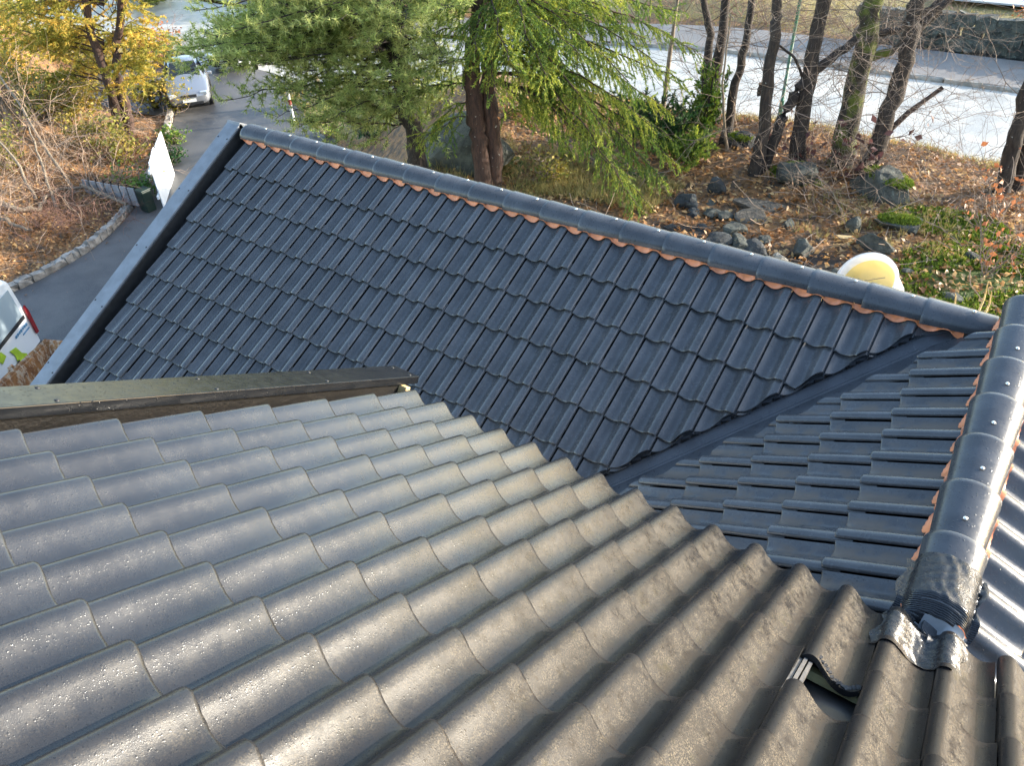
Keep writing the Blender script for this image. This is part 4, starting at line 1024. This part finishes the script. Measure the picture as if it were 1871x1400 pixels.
# ---------------------------------------------------------------- rocks
def mat_rock(name, c1, c2, lichen=.5):
    m = NT(name); p = m.pos(); n = m.noise(p, 5, 7, .65); n2 = m.noise(p, 28, 5, .7)
    c = m.mix(m.ramp(n, .3, .7), c1, c2); c = m.mix(m.ramp(m.noise(p, 11, 5), .60, .68, 0, lichen), c, (.24, .27, .22)); c = m.mix(m.ramp(n2, .62, .75, 0, .6), c, (.02, .02, .02))
    m.col(c).rough(.78); m.bump(m.math('ADD', n, n2), 1.0, .06); return m.m
M['rock'] = mat_rock('grey green stone', (.034, .038, .033), (.12, .125, .10)); M['slate'] = mat_rock('dark blue slate', (.022, .026, .028), (.06, .066, .066), .25); M['pale'] = mat_rock('pale stone', (.26, .23, .18), (.42, .38, .30), .2); M['slab'] = mat_rock('brown grey slab', (.085, .072, .055), (.15, .13, .10), .15)
def rock(label, px, py, size, mat, seed, rz=0, tilt=(0, 0), group=None, sink=.3, mossy=False, name='rock'):
    c = G(px, py); bm = bmesh.new(); bmesh.ops.create_icosphere(bm, subdivisions=3, radius=.5); r = random.Random(seed)
    planes = [Vector((r.gauss(0, 1), r.gauss(0, 1), r.gauss(0, .8))).normalized() for _ in range(11)]; ds = [r.uniform(.24, .42) for _ in planes]
    for v in bm.verts:
        for n, d in zip(planes, ds):
            e = v.co.dot(n)-d
            if e > 0: v.co -= n*e*.96
        q = v.co*9; v.co += v.co.normalized()*(.012*math.sin(q.x*2.1+seed)+.012*math.sin(q.y*2.7+q.z*1.3))
        v.co = Vector((v.co.x*size[0], v.co.y*size[1], v.co.z*size[2]))*1.3
    me = bpy.data.meshes.new(name); bm.to_mesh(me); bm.free(); o = obj(name, me, None, M[mat]); o.location = c+Vector((0, 0, size[2]*(.5-sink))); o.rotation_euler = (R(tilt[0]), R(tilt[1]), R(rz)); tag(o, label, 'rock', group)
    if mossy:
        n = 500; a = rng.uniform(0, 6.28, n); rr = np.sqrt(rng.uniform(0, 1, n)); T = np.stack([rr*np.cos(a)*size[0]*.42, rr*np.sin(a)*size[1]*.4, np.full(n, size[2]*.40)-rr*size[2]*.12], 1)
        V, F = needles(T, np.tile((0, 0, .6), (n, 1)), 5, .06, .03, .8); obj('moss', mesh_np('moss', V, F), o, M['mossclump'])
    return o
RK = [('large mossy grey-green boulder at the feet of the tall straight tree', 1455, 332, (.62, .55, .5), 'rock', 3, 20, (10, 0), True), ('wide lichen-spotted boulder below the forked tree with the snag', 1615, 350, (1.0, .7, .55), 'rock', 8, -10, (0, 8), True),
      ('long flat brown-grey slab tilted on the leaves', 1387, 378, (.72, .36, .13), 'slab', 4, 25, (8, 4), False), ('flat brown slab lying just below the long tilted slab', 1378, 402, (.55, .50, .10), 'slab', 5, 40, (16, 0), False),
      ('dark blue angular rock standing in leaves below the drooping sprays', 1252, 378, (.36, .32, .36), 'slate', 6, 0, (0, 10), False), ('dark rock with a forked twig against it', 1306, 350, (.30, .26, .32), 'slate', 7, 30, (0, 0), False),
      ('greenish upright stone beside the small timber offcut', 1553, 418, (.24, .24, .30), 'rock', 9, 0, (5, 10), False), ('broad grey stone half under the grass below the wide boulder', 1640, 415, (.75, .40, .26), 'rock', 10, 10, (5, 0), True),
      ('grey speckled stone right behind the white tub', 1595, 455, (.52, .38, .32), 'rock', 11, -15, (0, 5), False), ('pale cream stone just above the ridge caps', 1425, 480, (.26, .22, .18), 'pale', 12, 0, (0, 0), False),
      ('dark slate slab propped beside the lichened stone', 1375, 458, (.58, .34, .16), 'slate', 13, -30, (20, 10), False), ('lichened grey-white stone beside the dark slate slab', 1466, 460, (.30, .42, .28), 'rock', 14, 10, (10, 0), False),
      ('bluish small stone with a pale top among the leaves', 1437, 415, (.18, .22, .18), 'rock', 15, 0, (0, 20), False), ('dark mossy rock behind the leaning stem', 1350, 265, (.55, .4, .34), 'slate', 16, 0, (0, 0), True),
      ('sloping grey rock outcrop left of the twin-trunked conifer', 845, 285, (2.1, 1.5, .9), 'rock', 17, 30, (10, -12), False)]
for lab, x, y, sz, mt, sd, rz, tl, ms in RK: rock(lab, x, y, sz, mt, sd, rz, tl, None, .3, ms)
for q, (x, y, s) in enumerate(((1225, 418, .2), (1300, 392, .3), (1322, 398, .25), (1268, 395, .22), (1340, 425, .32), (1285, 420, .18), (1408, 358, .12), (1395, 440, .2), (1310, 440, .34), (1350, 448, .3), (1330, 465, .26), (1385, 468, .22), (1290, 448, .2), (1412, 492, .2), (1360, 480, .24), (1440, 500, .18), (1300, 372, .14), (1500, 440, .1), (1660, 500, .12), (1740, 545, .2), (1775, 470, .22), (1530, 500, .15))):
    mt = random.choice(('rock', 'slate', 'rock')); rock('small grey-green stone among fallen leaves on the slope behind the ridge' if mt == 'rock' else 'small dark slate stone among fallen leaves on the slope behind the ridge', x, y, (s*random.uniform(.9, 1.4), s, s*random.uniform(.4, .7)), mt, 50+q, random.uniform(0, 180), (random.gauss(0, 8), random.gauss(0, 8)), 'small stones behind the ridge' if mt == 'rock' else 'small dark stones behind the ridge')
# mossy dry stone wall beyond the footway
wl = MB(); wl.box((-2.0, 25.35, -5.0), (9.0, .3, .9)); wall = wl.build('stone_wall', M['slate'], None); tag(wall, 'low dry stone wall with mossy stones behind the far footway', 'wall')
sm = [stone_mesh(.62, .42, .40, 70+s, .09) for s in range(6)]
for m_ in sm: m_.materials.append(M['rock'])
for r_ in range(3):
    for q in range(16):
        o = link(bpy.data.objects.new('stone', random.choice(sm)), wall); o.location = (-6.5+q*.6+(r_ % 2)*.3+random.gauss(0, .04), 25.3+random.gauss(0, .03), -4.78+r_*.36+random.gauss(0, .03)); o.rotation_euler = (random.gauss(0, .1), random.gauss(0, .08), random.gauss(0, .1)); o.scale = (random.uniform(.8, 1.15), 1, random.uniform(.85, 1.1))

# ================================================================== OBJECTS
M['glass'] = NT('dark car glass').col((.02, .025, .03)).rough(.06).m
M['tyre'] = simple('tyre rubber', (.02, .02, .02), .8, .2, 30); M['rim'] = simple('alloy rim', (.45, .46, .48), .3, .1, 20, metal=.8)
M['lamp'] = NT('clear headlight').col((.75, .78, .8)).rough(.12).set(Metallic=.4).m
M['redlamp'] = NT('red tail light').col((.25, .01, .012)).rough(.15).m
M['plastic'] = simple('black trim', (.018, .018, .02), .5, .2, 20)
M['plate'] = simple('white number plate', (.8, .8, .78), .4, .03, 10)
def paint(name, c, metal=.0, rough=.28):
    m = NT(name).col(c).rough(rough).set(Metallic=metal, Coat_Weight=.6, Coat_Roughness=.08); return m.m
M['silver'] = paint('silver car paint', (.34, .35, .37), .6); M['whitepaint'] = paint('white vehicle paint', (.80, .81, .82)); M['darkcar'] = paint('pale metallic paint', (.62, .64, .66), .3)
def car(label, loc, rz, body_mat, group=None):
    t = empty('parked_car', loc, rz); tag(t, label, 'car', group)
    # stations along x (front is +x): x, half width, bottom, shoulder height, roof height, roof half width
    S = [(2.12, .55, .34, .58, .58, .52), (2.08, .72, .24, .66, .66, .62), (1.9, .83, .20, .72, .73, .70), (1.2, .86, .20, .86, .90, .72), (.85, .87, .20, .92, .97, .70), (.15, .87, .20, .95, 1.40, .56), (-.35, .87, .20, .96, 1.46, .57), (-1.1, .87, .20, .97, 1.42, .56), (-1.75, .85, .22, .98, 1.08, .62), (-2.05, .80, .26, .95, 1.0, .66), (-2.15, .68, .34, .80, .82, .58)]
    V = []; F = []
    for x, w, b_, sh, rf, rw in S:
        V += [(x, -w*.9, b_), (x, -w, b_+.18), (x, -w, sh-.10), (x, -w*.95, sh), (x, -rw, rf-.02), (x, -rw*.6, rf+.015), (x, rw*.6, rf+.015), (x, rw, rf-.02), (x, w*.95, sh), (x, w, sh-.10), (x, w, b_+.18), (x, w*.9, b_)]
    k = 12; F = [[i*k+j, (i+1)*k+j, (i+1)*k+(j+1) % k, i*k+(j+1) % k] for i in range(len(S)-1) for j in range(k)]+[list(range(k)), list(range((len(S)-1)*k, len(S)*k))[::-1]]
    o = obj('body', mesh_np('body', V, F, True), t, body_mat); md = o.modifiers.new('s', 'SUBSURF'); md.levels = md.render_levels = 1
    def quad(name, P, mat, th=.012):
        P = [Vector(p) for p in P]; n = (P[1]-P[0]).cross(P[2]-P[0]).normalized(); b = MB(); b.prism(P, n, th); return b.build(name, mat, t)
    quad('windscreen', [(.80, -.60, 1.0), (.80, .60, 1.0), (.19, .50, 1.415), (.19, -.50, 1.415)], M['glass'], .02)
    quad('rear_window', [(-1.70, .54, 1.12), (-1.70, -.54, 1.12), (-1.16, -.48, 1.43), (-1.16, .48, 1.43)], M['glass'], .02)
    for s in (-1, 1):
        P = [(.66, s*.815, 1.0), (.10, s*.655, 1.36), (-1.0, s*.655, 1.37), (-1.55, s*.79, 1.03)]; quad('side_window', P if s < 0 else P[::-1], M['glass'], .03)
        b = MB(); b.box((2.02, s*.60, .66), (.14, .32, .13), Matrix.Rotation(s*-.25, 3, 'Z')); bevel(b.build('headlight', M['lamp'], t), .03, 2)
        b = MB(); b.box((-2.08, s*.62, .84), (.1, .26, .16)); bevel(b.build('tail_light', M['redlamp'], t), .02, 2)
        b = MB(); b.box((.62, s*.98, 1.0), (.1, .18, .12)); bevel(b.build('mirror', body_mat, t), .03, 2)
        for x in (1.32, -1.32):
            w = MB()
            for (r_, yy) in ((.31, 0),): 
                V2 = [(x+.31*math.cos(a)*q, s*(.80+y2), .31+.31*math.sin(a)*q) for q, y2 in ((.62, .09), (.97, .09), (1, .06), (1, -.1), (.6, -.1)) for a in [i*math.pi/10 for i in range(20)]]
            w.add(V2, [[i*20+j, (i+1)*20+j, (i+1)*20+(j+1) % 20, i*20+(j+1) % 20] for i in range(4) for j in range(20)]); wo = w.build('wheel', M['tyre'], t, True)
            w = MB(); V2 = [(x+.31*math.cos(a)*q, s*(.80+y2), .31+.31*math.sin(a)*q) for q, y2 in ((.63, .085), (.5, .07), (.12, .085), (.02, .085)) for a in [i*math.pi/10 for i in range(20)]]
            w.add(V2, [[i*20+j, (i+1)*20+j, (i+1)*20+(j+1) % 20, i*20+(j+1) % 20] for i in range(3) for j in range(20)]); w.build('rim', M['rim'], wo, True)
    b = MB(); b.box((2.11, 0, .62), (.05, .62, .10)); bevel(b.build('grille', M['plastic'], t), .02, 2)
    b = MB(); b.box((2.12, 0, .34), (.07, 1.05, .10)); bevel(b.build('air_intake', M['plastic'], t), .02, 2)
    b = MB(); b.box((2.16, 0, .47), (.02, .52, .115)); b.build('number_plate', M['plate'], t)
    return t
car('silver hatchback parked nose to the drive beside a young yellow-leaved shrub', (-25.9, 11.75, -5.985), R(-36), M['silver'], 'cars parked by the drive')
car('pale car mostly hidden behind the pine boughs', (-27.6, 15.8, -5.95), R(-70), M['darkcar'], 'cars parked by the drive')
for o in [o for o in C.objects if o.name.startswith('parked_car')]: o.scale = (.84, .84, .88)

# van with its rear towards the house
vr = Vector((-14.9, -.47, -6)); ang = math.atan2(.54, -.41)   # direction of the rear face as it runs away from us
t = empty('van', (0, 0, 0)); tag(t, 'white van with yellow-green graphics, rear end beside the rusty skip', 'van')
axr = Vector((math.cos(ang), math.sin(ang), 0)); axf = Vector((-axr.y, axr.x, 0))   # axf: from rear to front
if axf.x > 0: axf = -axf
corner = Vector((-15.05, -.12, -6.0))      # rear corner away from us
def vp(a, f, z): return corner-axr*a+axf*f+Vector((0, 0, z))
V = []; F = []
secs = [(0.0, 0, .28, 1.02, 1.98), (.06, .0, .26, 1.02, 2.05), (.5, 0, .25, 1.04, 2.08), (3.4, 0, .25, 1.04, 2.06), (4.1, 0, .25, 1.0, 1.35), (4.9, .04, .3, .95, 1.0)]
for f, ins, zb, zs, zr in secs:
    for a, z in ((.04, zb), (.0, zb+.2), (.0, zs), (.10, zr-.12), (.22, zr-.02), (.5, zr), (1.35, zr), (1.63, zr-.02), (1.75, zr-.12), (1.85, zs), (1.85, zb+.2), (1.81, zb)): V.append(vp(a, f, z))
k = 12; F = [[i*k+j, (i+1)*k+j, (i+1)*k+(j+1) % k, i*k+(j+1) % k] for i in range(len(secs)-1) for j in range(k)]+[list(range(k)), list(range((len(secs)-1)*k, len(secs)*k))[::-1]]
me = mesh_np('body', V, F, False); bm = bmesh.new(); bm.from_mesh(me); bmesh.ops.recalc_face_normals(bm, faces=bm.faces); bm.to_mesh(me); bm.free()
bevel(obj('body', me, t, M['whitepaint']), .05, 3)
def vpanel(name, poly, mat, off=.012, th=.008):
    P = [vp(a, 0, z)-axf*off for a, z in poly]; b = MB(); b.prism(P, -axf, th); return b.build(name, mat, t)
vpanel('rear_window', [(.20, 1.22), (1.62, 1.22), (1.58, 1.80), (.24, 1.80)], NT('sky painted van glass').col((.35, .42, .46)).rough(.08).m)  # pale blue base colour paints the sky's reflection into the glass
vpanel('window_seal', [(.17, 1.14), (1.65, 1.14), (1.65, 1.215), (.17, 1.215)], M['plastic'], .02)
vpanel('tail_light', [(-.012, .72), (.07, .72), (.09, 1.30), (.03, 1.34), (-.012, 1.2)], M['redlamp'], .012, .03)
lime = simple('lime green vinyl', (.42, .58, .03), .35, .15, 9); blue = simple('pale blue vinyl', (.10, .28, .46), .35, .2, 9)
vpanel('lime_graphic', [(.62, .42), (.80, .40), (.92, .55), (.90, .80), (.98, .95), (.78, .90), (.70, .72), (.58, .62)], lime)
vpanel('lime_graphic', [(1.12, .95), (1.3, .9), (1.4, 1.1), (1.2, 1.1)], lime)
vpanel('black_graphic', [(.64, .48), (.69, .46), (.70, .58), (.60, .60)], M['plastic'], .021); vpanel('black_graphic', [(.86, .62), (.98, .60), (.98, .66), (.87, .69)], M['plastic'], .021)
for q in range(7): a = .18+q*.07; vpanel('blue_lettering', [(a, 1.0+.01*(q % 3)), (a+.045, 1.0), (a+.045, 1.045+.012*(q % 2)), (a, 1.05)], blue)
vpanel('blue_lettering', [(.16, .92), (.42, .92), (.42, .945), (.16, .945)], blue)
b = MB(); b.prism([vp(-.02, -.06, .30), vp(1.87, -.06, .30), vp(1.87, -.06, .52), vp(-.02, -.06, .52)], axf, .1); bevel(b.build('bumper', M['plastic'], t), .03, 2)
for a in (.05, 1.62):
    for f in (.8, 4.0):
        c = vp(a+.08, f, .34); w = MB(); V2 = []
        for q, o_ in ((.3, -.1), (1, -.1), (1, .1), (.3, .1)):
            for i in range(18): th = i*math.pi/9; V2.append(c+axr*o_+axf*(.34*q*math.cos(th))+Vector((0, 0, .34*q*math.sin(th))))
        w.add(V2, [[i*18+j, (i+1)*18+j, (i+1)*18+(j+1) % 18, i*18+(j+1) % 18] for i in range(3) for j in range(18)]); w.build('wheel', M['tyre'], t, True)

# rusty skip
def mat_rust():
    m = NT('peeling rusty paint'); p = m.pos(); n = m.noise(p, 5, 7, .7); n2 = m.noise(m.stretch(p, (6, 6, 2)), 2.2, 6, .75)
    c = m.mix(m.ramp(n, .35, .65), (.20, .085, .030), (.36, .17, .06)); c = m.mix(m.ramp(n2, .50, .56), c, (.46, .36, .26)); c = m.mix(m.ramp(m.noise(p, 14, 5), .6, .7), c, (.085, .028, .014))
    m.col(c).rough(.8); m.bump(n2, .6, .01); return m.m
M['rust'] = mat_rust()
sk = empty('skip', (-13.5, -1.4, -6)); tag(sk, 'rusty open skip with peeling cream paint and a lifting lug', 'skip')
far_c = Vector((-13.62, -.55, 0)); ax1 = (Vector((-12.75, -1.79, 0))-Vector((-13.26, -.66, 0))).normalized(); ax2 = Vector((-ax1.y, ax1.x, 0))
if ax2.x < 0: ax2 = -ax2
def kp(a, b_, z): return far_c+ax1*a+ax2*b_+Vector((0, 0, -6+z))-Vector((-13.5, -1.4, -6))
def skwall(name, P, th_dir): b = MB(); b.prism(P, th_dir, .04); return bevel(b.build(name, M['rust'], sk), .008, 1)
LX, WX, HZ_ = 3.4, 1.7, 1.25
skwall('side_wall', [kp(0, 0, HZ_), kp(LX, 0, HZ_), kp(LX-.5, .12, .15), kp(.5, .12, .15)], ax2); skwall('side_wall', [kp(0, WX, HZ_), kp(LX, WX, HZ_), kp(LX-.5, WX-.12, .15), kp(.5, WX-.12, .15)], -ax2)
skwall('end_wall', [kp(0, 0, HZ_), kp(0, WX, HZ_), kp(.5, WX-.12, .15), kp(.5, .12, .15)], ax1); skwall('end_wall', [kp(LX, 0, HZ_), kp(LX, WX, HZ_), kp(LX-.5, WX-.12, .15), kp(LX-.5, .12, .15)], -ax1)
skwall('floor', [kp(.5, .12, .15), kp(LX-.5, .12, .15), kp(LX-.5, WX-.12, .15), kp(.5, WX-.12, .15)], Vector((0, 0, 1)))
for P in ([kp(-.05, -.02, HZ_), kp(LX+.05, -.02, HZ_)], [kp(-.05, WX+.02, HZ_), kp(LX+.05, WX+.02, HZ_)], [kp(-.02, -.05, HZ_), kp(-.02, WX+.05, HZ_)], [kp(LX+.02, -.05, HZ_), kp(LX+.02, WX+.05, HZ_)]):
    b = MB(); b.tube(P, .045, 8); b.build('rim', M['rust'], sk, True)
for a in (.75, LX-.75):
    b = MB(); c = kp(a, -.05, HZ_-.12); b.tube([c+Vector((0, 0, -.15)), c+Vector((0, 0, .10)), c+ax1*.05+Vector((0, 0, .2)), c+ax1*.12+Vector((0, 0, .2)), c+ax1*.16+Vector((0, 0, .10)), c+ax1*.16+Vector((0, 0, -.15))], .028, 8); b.build('lifting_lug', M['rust'], sk, True)

# white boarded panel, dark green post and the low railing that meets it
wb = Vector((-18.93, 5.38, -6.0)); wd = Vector((-.72, .69, 0)).normalized()
t = empty('boarded_fence', wb); tag(t, 'white boarded fence panel beside the drive, dazzling in the sun', 'fence')
M['whitewood'] = simple('white painted boards', (.84, .84, .82), .6, .03, 5)
for q in range(12):
    b = MB(); hh = 1.28+random.gauss(0, .015); p = wd*(.09+q*.19); n = Vector((wd.y, -wd.x, 0)); b.prism([p, p+wd*.182, p+wd*.182+Vector((0, 0, hh)), p+Vector((0, 0, hh))], n, .03); bevel(b.build('board', M['whitewood'], t), .004, 1)
for z in (.3, 1.0): b = MB(); b.prism([Vector((0, 0, z)), wd*2.3+Vector((0, 0, z)), wd*2.3+Vector((0, 0, z+.09)), Vector((0, 0, z+.09))], -Vector((wd.y, -wd.x, 0)), .05); b.build('rail', M['whitewood'], t)
M['green'] = simple('dark green painted metal', (.006, .022, .015), .5, .2, 9)
t = empty('litter_bin', wb+Vector((-.30, -.20, .0))); tag(t, 'dark green box standing at the near end of the white boards', 'bin')
b = MB(); b.box((0, 0, .29), (.28, .28, .58)); bevel(b.build('body', M['green'], t), .03, 2); b = MB(); b.box((0, 0, .60), (.31, .31, .04)); bevel(b.build('lid', M['green'], t), .02, 2)
ra = wb+Vector((-.55, -.28, .0)); rb = wb+Vector((-2.3, -.62, .0)); t = empty('bar_fence', ra); tag(t, 'low fence of white panels between thin dark bars beside the leaf bank', 'fence'); rd = (rb-ra).normalized(); rn = Vector((-rd.y, rd.x, 0))
z0 = .1
for q in range(7):
    p = rd*(q*.27); b = MB(); b.prism([p+Vector((0, 0, z0)), p+rd*.225+Vector((0, 0, z0)), p+rd*.225+Vector((0, 0, .60)), p+Vector((0, 0, .60))], rn, .03); b.build('panel', simple('grey white panel', (.30, .30, .30), .7, .1, 6) if q == 0 else bpy.data.materials['grey white panel'], t)
    b = MB(); b.box(p-rd*.022+Vector((0, 0, .34)), (.03, .03, .68)); b.build('bar', M['plastic'], t)
b = MB(); b.tube([rd*.2+Vector((.1, -.25, .25)), rd*1.75+Vector((.1, -.2, .55))], .045, 6); b.build('rail', M['bark_pale'], t)

# white tub with a yellow inside, tipped on the slope behind the ridge
c = G(1594, 535); c.z += .04
t = empty('plastic_tub', c); tag(t, 'big white plastic tub with yellow inside lying behind the ridge caps', 'tub')
tubm = mat_leaf('translucent white plastic', (.84, .84, .82), (.88, .88, .86), None, .35, .4); tuby = mat_leaf('yellow translucent plastic', (.90, .74, .30), (.92, .78, .36), None, .45, .4)
b = MB(); b.lathe([(.30, -.42), (.33, -.40), (.40, .30), (.43, .31), (.43, .345), (.385, .345), (.365, .22)], 40); o = b.build('shell', tubm, t, True)
b = MB(); b.lathe([(.364, .222), (.33, .06), (.27, .01), (.0, .0)], 40); o2 = b.build('lining', tuby, t, True)
view = (CAM-c).normalized(); axis = (view*.62+Vector((0, 0, .55))-right*.55).normalized(); q_ = axis.to_track_quat('Z', 'Y'); t.rotation_mode = 'QUATERNION'; t.rotation_quaternion = q_

# green lamp post at the edge of the street
p = at(1417, 253, z=-5.0); t = empty('lamp_post', (p.x, p.y, -5.1)); tag(t, 'slim green metal post at the near edge of the street', 'post')
M['postgreen'] = simple('green post paint', (.02, .11, .06), .45, .15, 9); b = MB(); b.tube([(0, 0, 0), (0, 0, 1.1)], .055, 12); b.build('base', M['postgreen'], t, True); b = MB(); b.tube([(0, 0, 1.1), (0, 0, 5.2)], [.042, .034], 12); b.build('pole', M['postgreen'], t, True)
b = MB(); b.tube([(0, 0, 5.2), (0, .25, 5.45), (0, .8, 5.5)], .03, 10); b.build('arm', M['postgreen'], t, True); b = MB(); b.box((0, 1.0, 5.48), (.18, .5, .1)); bevel(b.build('lamp_head', M['postgreen'], t), .03, 2)
# timber offcut, marker post, pale stump
c = G(1541, 437); b = MB(); b.box((0, 0, .03), (.30, .09, .03)); o = b.build('timber_offcut', M['wood'], None); o.location = c; o.rotation_euler = (R(6), 0, R(20)); tag(o, 'small pale timber offcut on the bare soil', 'timber')
c = G(537, 222); t = empty('marker_post', c); tag(t, 'white marker post with a red band among the pine boughs', 'post'); b = MB(); b.tube([(0, 0, -.1), (0, 0, 1.0)], .045, 10); b.build('post', M['plate'], t, True); b = MB(); b.tube([(0, 0, .55), (0, 0, .72)], .05, 10); b.build('band', simple('red band', (.35, .03, .03), .5), t, True)
c = G(590, 188); b = MB(); b.tube([(0, 0, -.1), (-.05, 0, .45), (-.12, 0, .95)], [.11, .10, .085], 12); o = b.build('tree_stump', M['bark_pale'], None, True); o.location = c; tag(o, 'short pale grey dead trunk behind the pine boughs', 'stump')
c = G(1745, 560)
for x, y, h, lab in ((1785, 575, .5, 'tallest dry straw-coloured stalk standing in soil beside the house'), (1797, 578, .38, 'shorter dry stalk leaning close to the tallest stalk'), (1738, 568, .26, 'short lone dry stalk apart from the other two')):
    c = G(x, y); b = MB(); b.tube([(0, 0, -.05), (.01, .01, h*.5), (-.02, .01, h)], [.014, .012, .006], 6); o = b.build('dead_stalk', M['wood'], None, True); o.location = c; tag(o, lab, 'stalk', 'dead stalks')

pa, pb_ = at(992, 90, z=-4.1), at(1062, 86, z=-4.1); t = empty('handrail', (pa.x, pa.y, float(height(pa.x, pa.y)))); tag(t, 'short black handrail glimpsed through the drooping conifer', 'handrail'); z0 = float(height(pa.x, pa.y))
b = MB(); b.tube([(0, 0, -4.1-z0), (pb_.x-pa.x, pb_.y-pa.y, -4.1-z0)], .04, 8); b.build('rail', M['plastic'], t, True)
for q in (0.1, .9): b = MB(); b.tube([((pb_.x-pa.x)*q, (pb_.y-pa.y)*q, -.1), ((pb_.x-pa.x)*q, (pb_.y-pa.y)*q, -4.1-z0)], .03, 8); b.build('post', M['plastic'], t, True)
